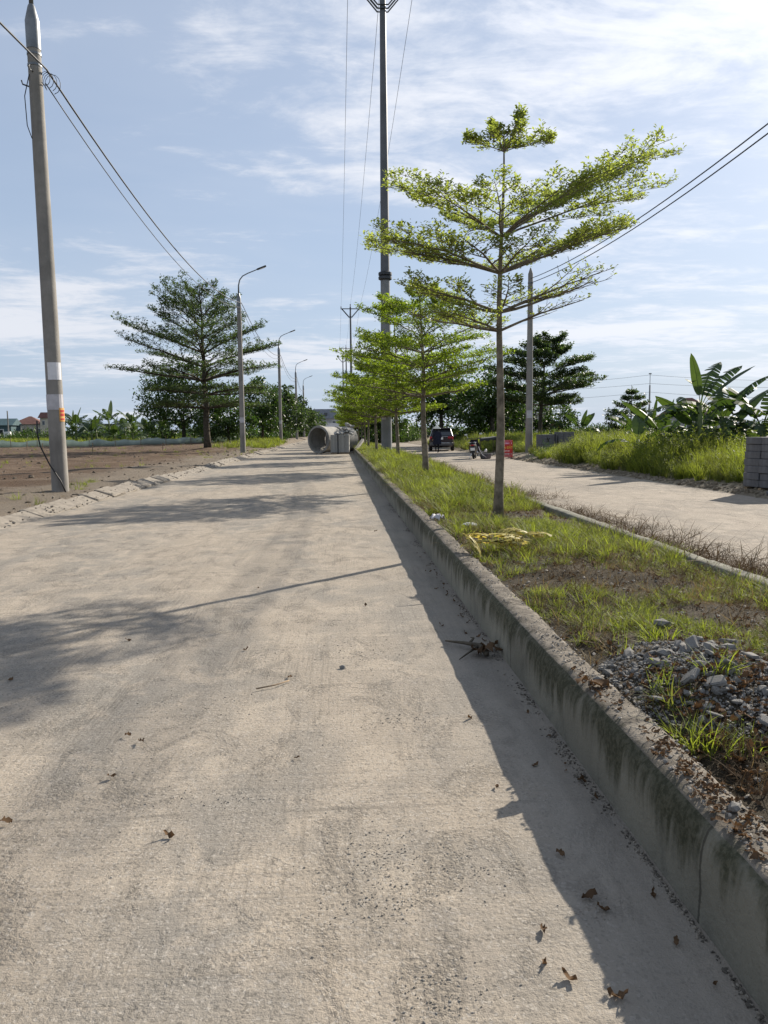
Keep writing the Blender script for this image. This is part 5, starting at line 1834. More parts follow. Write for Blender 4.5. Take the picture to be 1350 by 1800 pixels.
# ------------------------------------------------------------------ houses far behind
def house(name, label, loc, rz, w_, d_, h_, wallm, roofm, roof='hip', rh=2.0, wins=3, floors=1):
    t = thing(name, label, 'house', loc, R(rz))
    mb = MB()
    mb.box((0, 0, h_ / 2), (w_, d_, h_))
    mb.build('wall', wallm, t)
    ov = 0.5
    x, y = w_ / 2 + ov, d_ / 2 + ov
    r_ = MB()
    if roof == 'hip':
        rl = max(w_ / 2 - d_ / 2, 0.3)
        r_.add([(-x, -y, h_), (x, -y, h_), (x, y, h_), (-x, y, h_), (-rl, 0, h_ + rh), (rl, 0, h_ + rh)], [(0, 1, 5, 4), (1, 2, 5), (2, 3, 4, 5), (3, 0, 4), (3, 2, 1, 0)])
    elif roof == 'gable':
        r_.add([(-x, -y, h_), (x, -y, h_), (x, y, h_), (-x, y, h_), (-x, 0, h_ + rh), (x, 0, h_ + rh)], [(0, 1, 5, 4), (1, 2, 5), (2, 3, 4, 5), (3, 0, 4), (3, 2, 1, 0)])
    elif roof == 'mansard':
        i_ = w_ * 0.17
        r_.add([(-x, -y, h_), (x, -y, h_), (x, y, h_), (-x, y, h_), (-x + i_, -y * 0.5, h_ + rh), (x - i_, -y * 0.5, h_ + rh), (x - i_, y * 0.5, h_ + rh), (-x + i_, y * 0.5, h_ + rh)],
               [(0, 1, 5, 4), (1, 2, 6, 5), (2, 3, 7, 6), (3, 0, 4, 7), (4, 5, 6, 7), (3, 2, 1, 0)])
    else:
        r_.box((0, 0, h_ + 0.12), (w_ + 0.6, d_ + 0.6, 0.24))
    ro = r_.build('roof', roofm, t)
    for fl in range(floors):
        for k in range(wins):
            xx = -w_ / 2 + w_ * (k + 0.5) / wins
            zc = h_ * (fl + 0.55) / floors
            mb = MB()
            mb.bevbox((xx, -d_ / 2 - 0.02, zc), (w_ / wins * 0.42, 0.10, h_ / floors * 0.42), 0.02)
            wn = mb.build('window', M['wall_white'], t)
            mb = MB()
            mb.box((xx, -d_ / 2 - 0.085, zc), (w_ / wins * 0.34, 0.03, h_ / floors * 0.34))
            mb.build('pane', M['glass_dark'], wn)
    mb = MB()
    mb.bevbox((w_ * 0.05, -d_ / 2 - 0.02, 1.1), (1.1, 0.12, 2.2), 0.02)
    mb.build('door', M['wood'], t)
    return t


hc = house('house', 'grey house with a mansard roof at the far end of the road', (-4.6, 262, 0), 0, 9.6, 8, 6.0, M['wall_grey'], M['roof_grey'], 'mansard', 3.2, 3, 2)
mb = MB()
mb.box((0.4, -3.3, 7.3), (1.0, 1.4, 1.3))
mb.build('dormer', M['glass_dark'], hc)
house('shed', 'low dark green roofed shed in front of the far grey house', (0.5, 232, 0), 0, 8, 6, 2.6, M['roof_green'], M['roof_grey'], 'gable', 1.6, 2)
house('house', 'red roofed cream house far across the left field', (-84.5, 218, 0), 8, 7.5, 7, 4.4, M['wall_cream'], M['roof_red'], 'hip', 2.2, 4)
house('house', 'domed cream house just left of the near concrete pole', (-78.2, 214, 0), 8, 3.4, 4, 6.0, M['wall_cream'], M['roof_red'], 'mansard', 1.5, 2, 2)
house('shed', 'long green sheet-metal shed at the far left edge', (-93, 206, 0), 6, 18, 8, 4.0, M['roof_green'], M['roof_green'], 'gable', 1.8, 3)
house('house', 'flat grey house seen between the right pole and the tree trunk', (30.0, 128, 0), -10, 9, 7, 4.0, M['wall_grey'], M['roof_grey'], 'gable', 1.8, 3)
house('house', 'small red walled house right of the dark layered tree trunk', (36.0, 134, 0), -10, 6, 6, 2.6, M['roof_red'], M['wall_white'], 'flat', 1.0, 2)
house('house', 'brown roofed house behind the bananas on the right', (56.5, 122, 0), -20, 9, 8, 3.4, M['wall_grey'], M['roof_red'], 'hip', 3.0, 3)
house('house', 'far white house behind the left banana plants', (-62, 210, 0), 6, 12, 7, 4.0, M['wall_white'], M['roof_grey'], 'flat', 1.0, 4)
pw = thing('pillar', 'white gate pillar beside the far left shed', 'pillar', (-70.0, 168, 0))
mb = MB()
mb.bevbox((0, 0, 1.1), (1.3, 0.8, 2.2), 0.05)
mb.build('post', M['wall_white'], pw)
mb = MB()
mb.tube([(0.2, 0, 2.2), (0.2, 0, 6.6)], [0.16, 0.12], 8)
mb.build('mast', M['pole_concrete'], pw)

# ------------------------------------------------------------------ far tree line, hedges
def bush_mesh(seed, n, ls, rx, rz_):
    g = np.random.default_rng(seed)
    ncl = max(6, n // 20)
    u = g.normal(size=(ncl, 3))
    u /= np.linalg.norm(u, axis=1, keepdims=True)
    u[:, 2] = np.abs(u[:, 2])
    cc = u * np.array([rx, rx, rz_]) * g.uniform(0.4, 1.0, (ncl, 1))
    per = n // ncl
    P = np.repeat(cc, per, 0) + g.normal(0, rx * 0.16, (ncl * per, 3))
    P[:, 2] = np.abs(P[:, 2])
    D = np.repeat(u, per, 0) * 0.7 + g.normal(0, 0.7, (ncl * per, 3))
    L = ls * g.uniform(0.6, 1.3, ncl * per)
    V, F = leaf_arrays(P, D, np.tile([0.1, 0.1, 1.0], (ncl * per, 1)), L, L * 0.5)
    return V, F, np.repeat(g.uniform(size=ncl * per), 4)


bush_src = []
for k in range(5):
    V, F, A = bush_mesh(500 + k, 700, 0.34, 1.5, 1.5)
    bush_src.append(source('bush_%02d' % k, fast_mesh('bush', V, F, False, A), M['leaf_broad'] if k % 2 else M['leaf_dark']))


def rots_z(n, tilt=0.0):
    return np.stack([rng.normal(0, tilt, n), rng.normal(0, tilt, n), rng.uniform(0, 2 * PI, n)], 1)


pts, sc_ = [], []
for k in range(330):
    x = rng.uniform(-130, 150)
    if -7 < x < 8:
        continue
    y = rng.uniform(150, 235) + abs(x) * 0.15
    pts.append((x, y, -0.2))
    sc_.append(rng.uniform(1.0, 2.1))
for k in range(60):
    pts.append((rng.uniform(-100, -34), rng.uniform(150, 175), -0.2))
    sc_.append(rng.uniform(0.8, 1.5))
n = len(pts)
scatter('far_tree_line', 'dark far-off belt of trees and hedges along the horizon', pts, rots_z(n), sc_, rng.integers(0, 5, n), bush_src)
pts, sc_ = [], []
for k in range(170):
    x = rng.uniform(13, 60)
    y = 34 + rng.uniform(0, 46) + x * 0.35
    pts.append((x, y, -0.1))
    sc_.append(rng.uniform(0.4, 0.85))
for k in range(40):
    pts.append((rng.uniform(9.2, 20), rng.uniform(62, 70), -0.1))
    sc_.append(rng.uniform(0.5, 0.9))
for k in range(60):
    pts.append((rng.uniform(4, 10), rng.uniform(100, 128), -0.1))
    sc_.append(rng.uniform(0.8, 1.6))
for k in range(34):
    pts.append((rng.uniform(-36, -12), rng.uniform(98, 106), -0.1))
    sc_.append(rng.uniform(0.45, 0.95))
for k in range(16):
    pts.append((rng.uniform(10.8, 15.5), rng.uniform(25.8, 29), -0.1))
    sc_.append(rng.uniform(0.5, 0.8))
for k in range(26):
    pts.append((rng.uniform(-12, -7.6), rng.uniform(95, 170), 0.1))
    sc_.append(rng.uniform(0.6, 1.1))
n = len(pts)
scatter('thicket', 'tangled dark green undergrowth behind the right weeds and under the trees', pts, rots_z(n), sc_, rng.integers(0, 5, n), bush_src)

for k, (x, y, s_, lb) in enumerate(((9.35, 34.6, 0.50, 'dark low bush at the lane edge left of the grey block stacks'), (10.9, 34.2, 0.42, 'dark round bush below the right grey block stack'), (9.7, 41.5, 0.5, 'leafy bush at the foot of the right utility pole'))):
    V, F, A = bush_mesh(540 + k, 900, 0.13, 1.3, 1.6)
    t = thing('bush', lb, 'bush', (x, y, 0.05), k, 'bushes on the right bank')
    t.scale = (s_, s_, s_)
    crown_mesh('foliage', V, F, A, M['leaf_broad'], t)
    mb = MB()
    for q in range(5):
        mb.tube([(0, 0, -0.1), (0.5 * math.cos(q * 1.3), 0.5 * math.sin(q * 1.3), 1.0)], [0.03, 0.01], 5)
    mb.build('stem', M['bark_dark'], t)

# ------------------------------------------------------------------ grass and weeds
def blade_source(name, args, mat):
    V, F, A = blades(*args)
    return source(name, fast_mesh('tuft', V, F, False, A), mat)


tall = [blade_source('tall_%02d' % k, (46, 1.05, 0.16, 0.016, 0.45, 600 + k, 0.5), M['grass_bright'] if k % 3 else M['grass']) for k in range(6)]
for k in range(4):
    V, F, A = weed_plant(0.95, 620 + k, 7, 0.085)
    tall.append(source('tall_w%02d' % k, fast_mesh('weed', V, F, False, A), M['weed']))
pts, sc_, ix = [], [], []
nb_ = 13500
X = 8.9 + rng.uniform(0, 1, nb_) ** 1.5 * 26
Y = 10.5 + rng.uniform(0, 1, nb_) ** 1.35 * 66
edge = 8.95 + 0.35 * vnoise(Y * 0.5, Y * 0 + 3, 9) + 0.5 * np.clip((Y - 30) / 10, 0, 1) * (Y < 44)
keep = (X > edge)
keep &= ~((np.abs(X - 9.4) < 1.0) & (np.abs(Y - 15.4) < 1.1)) & ~((np.abs(X - 10.9) < 1.1) & (Y > 36.2) & (Y < 39.2)) & ~((X < 10.0) & (np.abs(Y - 44) < 1.2))
keep &= ~((X < 9.35) & (Y > 35) & (Y < 39))
keep &= ~((X > 9.3) & (X < 11.9) & (Y > 15.0) & (Y < 15.2))
X, Y = X[keep], Y[keep]
n = len(X)
Z = bank_z(X, Y)
hs = (0.62 + 0.45 * np.clip((X - edge[keep]) / 1.6, 0, 1)) * (0.85 + 0.6 * fbm(X * 0.35, Y * 0.3, 77, 3)) * rng.uniform(0.75, 1.25, n)
patch = fbm(X * 0.25, Y * 0.22, 78, 2)
ix = np.where(patch + rng.normal(0, 0.22, n) > 0.0, rng.integers(0, 6, n), rng.integers(6, 10, n))
scatter('tall_weeds', 'dense tall sunlit grass and weeds on the right bank', np.stack([X, Y, Z - 0.02], 1), rots_z(n, 0.10), np.clip(hs, 0.3, 1.5), ix, tall)

short = []
for k in range(5):
    short.append(blade_source('short_%02d' % k, (34, 0.26, 0.08, 0.0065, 0.9, 640 + k, 0.65), M['grass'] if k % 2 else M['grass_bright']))
for k in range(3):
    short.append(blade_source('short_d%02d' % k, (26, 0.20, 0.09, 0.005, 1.3, 660 + k, 0.6), M['grass_dry']))
for k in range(3):
    V, F, A = weed_plant(0.20, 670 + k, 6, 0.030)
    short.append(source('short_w%02d' % k, fast_mesh('weed', V, F, False, A), M['weed']))
# median: nearer tufts fine, farther ones larger
nm = 21000
Y = 1.2 + 68 * rng.uniform(0, 1, nm) ** 2.1
X = rng.uniform(1.20, 3.0, nm)
pz = fbm(X * 1.3, Y * 0.9, 91, 3)
bare = (((X - 1.55) / 0.42) ** 2 + ((Y - 3.15) / 0.62) ** 2 < 1) | (((X - 1.65) / 0.32) ** 2 + ((Y - 7.7) / 0.6) ** 2 < 1) | ((X > 1.2) & (Y < 2.5) & (X < 1.9)) | (((X - 1.48) / 0.18) ** 2 + ((Y - 5.6) / 0.35) ** 2 < 1)
pz2 = fbm(X * 4.5, Y * 4.0, 95, 2)
keep = (pz > -0.42 - 0.05 * np.clip(Y - 10, 0, 4)) & ~(bare & (rng.uniform(size=nm) > 0.035)) & ((pz2 > -0.12) | (rng.uniform(size=nm) < 0.35) | (Y > 14))
keep &= ~((X < 1.32) & (rng.uniform(size=nm) > 0.5)) & ~((np.hypot(X - 2.46, Y - 39.5) < 0.35))
X, Y, pz = X[keep], Y[keep], pz[keep]
n = len(X)
sz = rng.uniform(0.45, 1.15, n) * (0.75 + 0.8 * np.clip(pz, -0.4, 0.5)) * np.clip(0.9 + (Y - 5) * 0.06, 0.9, 1.9)
r_ = rng.uniform(size=n) - 0.45 * np.clip(fbm(X * 1.8, Y * 1.2, 97, 3), -0.5, 0.5)
ix = np.where(r_ < 0.48, rng.integers(0, 5, n), np.where(r_ < 0.80, 5 + rng.integers(0, 3, n), 8 + rng.integers(0, 3, n)))
scatter('median_grass', 'sunlit short grass and small weeds growing on the median', np.stack([X, Y, median_z(X, Y) - 0.015], 1), rots_z(n, 0.18), np.clip(sz, 0.3, 2.2), ix, short)

# dry creepers along the far kerb and on the lane edge
nd = 4200
Y = 4.0 + 46 * rng.uniform(0, 1, nd) ** 1.6
X = 3.13 + np.abs(rng.normal(0, 0.42, nd)) * np.clip(0.5 + 1.2 * (vnoise(Y * 0.6, Y * 0, 12) + 0.5), 0.4, 1.5)
keep = (X < 4.7) & (fbm(X * 1.5, Y * 0.9, 13, 3) > -0.22)
X, Y = X[keep], Y[keep]
n = len(X)
drys = [blade_source('dryc_%02d' % k, (26, 0.20, 0.15, 0.006, 2.0, 700 + k, 0.7), M['grass_dead']) for k in range(3)]
scatter('dry_creepers', 'withered brown weeds lying along the far kerb of the median', np.stack([X, Y, np.where(X < 3.15, 0.30, np.where(X < 3.3, 0.06, 0.0))], 1), rots_z(n, 0.35), rng.uniform(0.35, 1.3, n) * (1 + 0.5 * (rng.uniform(size=n) < 0.06)), rng.integers(0, 3, n), drys)
nt = 2600
Y = 1.3 + 22 * rng.uniform(0, 1, nt) ** 1.8
X = rng.uniform(1.22, 2.97, nt)
keep = (fbm(X * 1.6, Y * 1.2, 98, 3) > 0.0) & (((X - 1.62) / 0.5) ** 2 + ((Y - 3.2) / 0.7) ** 2 > 1)
X, Y = X[keep], Y[keep]
nt = len(X)
scatter('thatch', 'flattened dead grass matted over the median soil', np.stack([X, Y, median_z(X, Y) - 0.01], 1), rots_z(nt, 0.5), rng.uniform(0.3, 0.75, nt), rng.integers(0, 6, nt), [q.copy() for q in drys] + [q.copy() for q in short[5:8]])

# left verge: thin dry grass; green field behind the net
nl = 1500
Y = 8 + 74 * rng.uniform(0, 1, nl) ** 1.2
X = -5.75 - rng.uniform(0, 1, nl) ** 1.6 * 34
keep = (fbm(X * 0.35, Y * 0.3, 55, 3) > 0.02) & (np.hypot(X + 6.31, Y - 17.77) > 0.4)
X, Y = X[keep], Y[keep]
n = len(X)
scatter('verge_grass', 'thin tufts of dry and green grass on the left dirt', np.stack([X, Y, verge_z(X, Y) - 0.02], 1), rots_z(n, 0.2), rng.uniform(0.5, 1.3, n), rng.integers(0, 9, n), [s.copy() for s in short[:9]])
nl = 5200
Y = 84 + 60 * rng.uniform(0, 1, nl) ** 1.3
X = -9.5 - rng.uniform(0, 1, nl) * (40 + (Y - 84) * 0.9)
lf = [blade_source('fld_%02d' % k, (26, 1.15, 0.45, 0.05, 0.5, 720 + k, 0.5), M['grass'] if k % 2 else M['grass_bright']) for k in range(4)]
scatter('field_grass', 'green grass of the field behind the net fence on the left', np.stack([X, Y, X * 0 - 0.05], 1), rots_z(nl, 0.1), rng.uniform(0.6, 1.25, nl), rng.integers(0, 4, nl), lf)
nl = 260
Y = 62 + 26 * rng.uniform(0, 1, nl)
X = -5.8 - rng.uniform(0, 1, nl) ** 1.3 * 5
scatter('roadside_grass', 'low grass on the raised verge around the second and third lamp posts', np.stack([X, Y, verge_z(X, Y) - 0.02], 1), rots_z(nl, 0.1), rng.uniform(0.35, 0.6, nl), rng.integers(0, 4, nl), [s.copy() for s in lf])

# ------------------------------------------------------------------ stones, gravel, litter
pebs = [source('peb_%02d' % k, rock_mesh('pebble', 800 + k, 1), M['rock'] if k % 2 else M['rock_warm']) for k in range(6)]
grits = [source('grt_%02d' % k, rock_mesh('grit', 880 + k, 1), M['grit'] if k % 3 else M['grit_pale']) for k in range(6)]
npb = 5200
Y = 1.2 + 16 * rng.uniform(0, 1, npb) ** 2.0
X = rng.uniform(-5.0, 0.98, npb)
pp = fbm(X * 1.0, Y * 0.8, 20, 3) + 0.25 * fbm(X * 3, Y * 3, 23, 2)
keep = (pp > 0.02) | (rng.uniform(size=npb) < 0.22)
keep &= ~((X > 0.35) & (X < 0.93) & (rng.uniform(size=npb) < 0.8))
X, Y = X[keep], Y[keep]
n = len(X)
# denser gritty patches where the surface has broken up
for (cx, cy, rx, ry, m_) in ((0.10, 4.75, 0.22, 0.30, 420), (0.28, 3.62, 0.25, 0.10, 260), (0.13, 2.40, 0.20, 0.16, 420), (0.10, 2.16, 0.18, 0.10, 260), (0.22, 1.78, 0.14, 0.10, 240), (-0.42, 2.85, 0.25, 0.12, 200), (0.42, 2.30, 0.12, 0.10, 160), (-0.75, 3.9, 0.4, 0.25, 220), (0.74, 2.08, 0.07, 0.06, 120)):
    X = np.concatenate([X, cx + rng.normal(0, rx * 0.6, m_)])
    Y = np.concatenate([Y, cy + rng.normal(0, ry * 0.6, m_)])
n = len(X)
scatter('road_grit', 'loose grit and small stones strewn over the dusty road', np.stack([X, Y, road_z(X, Y) + 0.001], 1), rots_z(n, 0.3), 0.0025 + 0.008 * rng.uniform(0, 1, n) ** 4, rng.integers(0, 6, n), grits)
ng = 4200
Y = 1.3 + 14 * rng.uniform(0, 1, ng) ** 1.6
X = 0.99 - np.abs(rng.normal(0, 0.028, ng)) * (0.35 + 2.4 * np.clip(vnoise(Y * 1.6, Y * 0, 6) + 0.1, 0, 0.6))
keep = (vnoise(Y * 2.3, Y * 0, 61) + 0.6 * vnoise(Y * 7.0, Y * 0, 62) > -0.02) | (rng.uniform(size=ng) < 0.12)
X, Y = X[keep], Y[keep]
ng = len(X)
dk = [source('gut_%02d' % k, rock_mesh('grain', 820 + k, 1), M['gutter']) for k in range(3)] + [source('gut_p%02d' % k, rock_mesh('grain', 826 + k, 1), M['grit']) for k in range(2)]
lfm = []
for k in range(4):
    g = np.random.default_rng(830 + k)
    P = np.zeros((1, 3)) - np.array([[0.5, 0, 0]])
    nseg = 7
    V, F = [], []
    for i in range(nseg + 1):
        t_ = i / nseg
        w_ = 0.26 * math.sin(PI * (0.06 + 0.90 * t_)) ** 0.8
        z = 0.10 + 0.16 * math.sin(PI * t_ * 1.2 + k) + 0.05 * k * t_
        V += [(t_ - 0.5 + g.uniform(-.06, .06), -w_ * g.uniform(0.55, 1.15), z + 0.26 * g.uniform(-0.35, 1)), (t_ - 0.5, 0.06 * math.sin(3 * t_ + k), z - 0.05 + 0.08 * g.uniform()), (t_ - 0.5 + g.uniform(-.06, .06), w_ * g.uniform(0.55, 1.15), z + 0.26 * g.uniform(-0.35, 1))]
    for i in range(nseg):
        for j in range(2):
            F.append((3 * i + j, 3 * i + 3 + j, 3 * i + 4 + j, 3 * i + 1 + j))
    V += [(-0.5, 0.01, 0.08), (-0.72, 0.0, 0.12), (-0.5, -0.01, 0.08), (-0.6, 0, 0.1)]
    b = len(V) - 4
    F.append((b, b + 1, b + 2, b + 3))
    lfm.append(fast_mesh('dry_leaf', V, F, False, list(g.uniform(0, 1, 1)) * len(V)))
for me in lfm:
    me.materials.append(M['leaf_dry'])
lsrc = [source('lit_%02d' % k, me, None) for k, me in enumerate(lfm)]
scatter('gutter_grit', 'dull grit and crumbs gathered at the foot of the kerb wall', np.stack([X, Y, X * 0 + 0.002], 1), rots_z(ng, 0.4), 0.004 + 0.013 * rng.uniform(0, 1, ng) ** 3, rng.integers(0, 5, ng), dk)
# dry litter on the near median, on the kerb top and in the gutter
P_, S_ = [], []
for k in range(900):
    y = rng.uniform(1.3, 3.2)
    x = 1.25 + abs(rng.normal(0.35, 0.35))
    if x < 2.9:
        P_.append((x, y, float(median_z(np.array(x), np.array(y))) + rng.uniform(0.0, 0.03)))
        S_.append(rng.uniform(0.02, 0.055))
for k in range(260):
    c = [(1.10, 2.45), (1.09, 1.95), (1.12, 2.2), (1.07, 3.15)][rng.integers(0, 4)]
    x, y = c[0] + rng.normal(0, 0.035), c[1] + rng.normal(0, 0.12)
    if 1.04 < x < 1.18:
        P_.append((x, y, 0.306))
        S_.append(rng.uniform(0.012, 0.035))
for k in range(2600):
    y = 2.5 + 14 * rng.uniform() ** 1.4
    x = rng.uniform(1.2, 2.98)
    P_.append((x, y, float(median_z(np.array(x), np.array(y))) + 0.004))
    S_.append(rng.uniform(0.02, 0.05))
for k in range(45):
    y = rng.uniform(1.4, 9)
    P_.append((0.97 - abs(rng.normal(0, 0.05)), y, 0.006))
    S_.append(rng.uniform(0.015, 0.04))
n = len(P_)
scatter('leaf_litter', 'brown dead leaf litter on the median and the kerb top', P_, rots_z(n, 0.35), S_, rng.integers(0, 4, n), lsrc)
# gravel on kerb top and bare soil
ng = 5200
Y = 1.3 + 15 * rng.uniform(0, 1, ng) ** 1.7
X = np.where(rng.uniform(size=ng) < 0.55, rng.uniform(1.05, 1.18, ng), rng.uniform(1.18, 2.6, ng))
top = X < 1.18
Z = np.where(top, 0.304, median_z(X, Y) + 0.004)
scatter('median_gravel', 'grey crumbs and gravel on the kerb top and the bare median soil', np.stack([X, Y, Z], 1), rots_z(ng, 0.4), np.where(top, 0.006 + 0.014 * rng.uniform(0, 1, ng) ** 3, 0.008 + 0.030 * rng.uniform(0, 1, ng) ** 3), rng.integers(0, 6, ng), [p.copy() for p in pebs])
ne = 800
Y = 6 + 60 * rng.uniform(0, 1, ne) ** 1.5
X = -5.03 - np.abs(rng.normal(0, 0.30, ne)) + 0.06
Zk = np.clip((-5.05 - X) / 0.42, 0, 1) * 0.15
scatter('kerb_crumbs', 'dirt crumbs spilled over the sloping kerb slabs on the left', np.stack([X, Y, Zk + 0.045], 1), rots_z(ne, 0.4), 0.012 + 0.07 * rng.uniform(0, 1, ne) ** 3, rng.integers(0, 4, ne), [source('kcl_%02d' % k, rock_mesh('clod', 870 + k, 1), M['kerb_left']) for k in range(4)])
# clods on the left verge and along the right bank
nc = 2600
Y = 8 + 75 * rng.uniform(0, 1, nc) ** 1.3
X = -5.5 - rng.uniform(0, 1, nc) ** 1.5 * 28
cl_src = [source('clod_%02d' % k, rock_mesh('clod', 850 + k, 1), M['dirt']) for k in range(4)]
scatter('dirt_clods', 'crumbly brown clods over the left dirt', np.stack([X, Y, verge_z(X, Y)], 1), rots_z(nc, 0.4), 0.03 + 0.17 * rng.uniform(0, 1, nc) ** 3.5, rng.integers(0, 4, nc), cl_src)
nc = 1500
Y = 9 + 30 * rng.uniform(0, 1, nc) ** 1.3
X = 8.55 + np.abs(rng.normal(0, 0.28, nc))
cl2 = [source('bclod_%02d' % k, rock_mesh('clod', 860 + k, 1), M['dirt_bank']) for k in range(4)]
scatter('bank_rubble', 'crumbled earth and stones along the foot of the right bank', np.stack([X, Y, bank_z(X, Y)], 1), rots_z(nc, 0.4), 0.03 + 0.16 * rng.uniform(0, 1, nc) ** 2.5, rng.integers(0, 4, nc), cl2)

# the rubble pile on the near median: each large piece its own part
rb = thing('rubble_pile', 'pile of grey broken concrete and gravel on the near median', 'rubble', (0, 0, 0))
stones = [rock_mesh('stone', 900 + k, 1) for k in range(8)]
for me in stones:
    me.materials.append(M['rock'])
rr_ = random.Random(3)
for k in range(190):
    a, q_ = rr_.uniform(0, 6.28), rr_.random() ** 0.6
    x, y = 1.55 + 0.38 * q_ * math.cos(a), 3.15 + 0.52 * q_ * math.sin(a)
    if x < 1.2:
        continue
    s_ = 0.022 + 0.065 * rr_.random() ** 3
    o = bpy.data.objects.new('stone', rr_.choice(stones))
    C.objects.link(o)
    o.parent = rb
    o.location = (x, y, float(median_z(np.array(x), np.array(y))) + s_ * 0.12)
    o.scale = (s_, s_, s_)
    o.rotation_euler = (rr_.uniform(-.6, .6), rr_.uniform(-.6, .6), rr_.uniform(0, 6.28))
for (x, y, s_, rx) in ((1.42, 2.98, 0.13, 1.3), (1.50, 2.92, 0.10, 0.6), (1.40, 2.72, 0.07, 0.5), (1.62, 3.05, 0.09, 1.2), (1.26, 2.90, 0.08, 0.3), (1.72, 2.86, 0.08, 0.6), (1.92, 3.62, 0.10, 0.3), (1.60, 3.35, 0.09, 0.9), (1.55, 2.62, 0.08, 0.5), (1.80, 3.2, 0.09, 0.4)):
    mb = MB()
    mb.bevbox((0, 0, 0), (1.0, 0.72, 0.30), 0.08)
    o = mb.build('slab_piece', M['rock'], rb)
    for v in o.data.vertices:
        v.co.x *= 1 + 0.35 * v.co.y + rr_.uniform(-0.12, 0.12)
        v.co.y *= 1 + rr_.uniform(-0.2, 0.15)
    o.location = (x, y, float(median_z(np.array(x), np.array(y))) + 0.03)
    s_ *= 0.8
    o.scale = (s_, s_, s_ * 0.75)
    o.rotation_euler = (rx * rr_.choice((-1, 1)) * 0.5, rx * 0.5, rr_.uniform(0, 6.28))
ngr = 4200
A_ = rng.uniform(0, 2 * PI, ngr)
Q_ = rng.uniform(0, 1, ngr) ** 0.6
X = 1.56 + 0.42 * Q_ * np.cos(A_)
Y = 3.15 + 0.58 * Q_ * np.sin(A_)
keep = X > 1.19
X, Y = X[keep], Y[keep]
scatter('gravel', None, np.stack([X, Y, median_z(X, Y) + 0.004], 1), rots_z(len(X), 0.5), 0.006 + 0.024 * rng.uniform(0, 1, len(X)) ** 2.5, rng.integers(0, 3, len(X)), [p.copy() for p in pebs[1::2]], None, rb)

# stones lying about, each one to be picked up
for (x, y, z, s_, lb) in ((1.13, 1.76, 0.318, 0.045, 'lump of grey stone near the kerb edge at the lower right'), (1.15, 1.66, 0.318, 0.05, 'pale lump of stone at the lower right frame edge'),
                          (1.12, 2.05, 0.313, 0.05, 'flat grey chip on the kerb top below the leaf litter'), (1.12, 3.22, 0.310, 0.05, 'long pale stone lying on the kerb top beside the rubble pile'),
                          (0.005, 4.45, 0.012, 0.05, 'small pale chip standing out in the sunlit road'), (1.72, 3.95, 0.36, 0.12, 'pale boulder beyond the rubble pile')):
    o = stone_obj(int(x * 1000 + y * 77), M['rock'], (x, y, z), s_, 'loose_stone')
    tag(o, lb, 'stone', 'loose stones')

# dry leaves on the road, one by one
leaves = [(-1.0, 3.51, 0.05, 'curled brown leaf left of its twin on the left of the road'), (-0.92, 3.43, 0.055, 'curled brown leaf right of its twin on the left of the road'), (-0.95, 3.08, 0.05, 'small dark leaf below the pair on the left of the road'),
          (-0.61, 2.59, 0.055, 'curled leaf in the middle of the lower left road'), (-1.23, 2.72, 0.07, 'round brown leaf at the left frame edge'), (0.55, 1.99, 0.05, 'brown leaf in the sun by the shadow edge near the bottom'),
          (0.57, 1.80, 0.055, 'dark curled leaf touching the shadow edge near the bottom'), (0.52, 1.86, 0.035, 'tiny leaf between two larger ones near the bottom'), (0.71, 2.37, 0.05, 'dry leaf in the kerb shadow, upper one of a loose trio'),
          (0.73, 2.13, 0.065, 'broad dry leaf in the kerb shadow, middle of a loose trio'), (0.75, 2.07, 0.05, 'crumpled dry leaf in the kerb shadow, lowest of a loose trio'), (0.67, 1.73, 0.065, 'flat dark leaf at the bottom of the kerb shadow'),
          (-0.30, 4.3, 0.05, 'leaf in the sunny middle of the road'), (0.5, 10.72, 0.06, 'leaf on the far road by the shadow edge'), (-0.62, 4.9, 0.045, 'leaf under the drifting tree shadow'), (0.62, 3.6, 0.045, 'dark leaf half way down the kerb shadow'),
          (0.60, 2.86, 0.04, 'light leaf just inside the kerb shadow'), (-0.20, 3.2, 0.035, 'small leaf in the central dusty patch'), (-1.9, 4.4, 0.05, 'leaf far left in the tree shadow'), (-1.45, 5.2, 0.05, 'leaf at the rim of the tree shadow'),
          (-0.75, 6.9, 0.05, 'leaf next to the trunk shadow'), (0.2, 6.1, 0.05, 'leaf above the gritty patch'), (0.72, 5.4, 0.05, 'leaf near the dead branch in the kerb shadow'), (0.80, 3.05, 0.045, 'leaf close to the kerb foot')]
for k, (x, y, s_, lb) in enumerate(leaves):
    o = bpy.data.objects.new('dry_leaf', lfm[k % 4])
    C.objects.link(o)
    o.location = (x, y, 0.004 + 0.02 * s_)
    s_ *= 0.78
    o.scale = (s_, s_, s_ * random.uniform(0.8, 1.3))
    o.rotation_euler = (random.uniform(-.25, .25), random.uniform(-.2, .2), random.uniform(0, 6.28))
    tag(o, lb, 'leaf', 'dry leaves on the road')
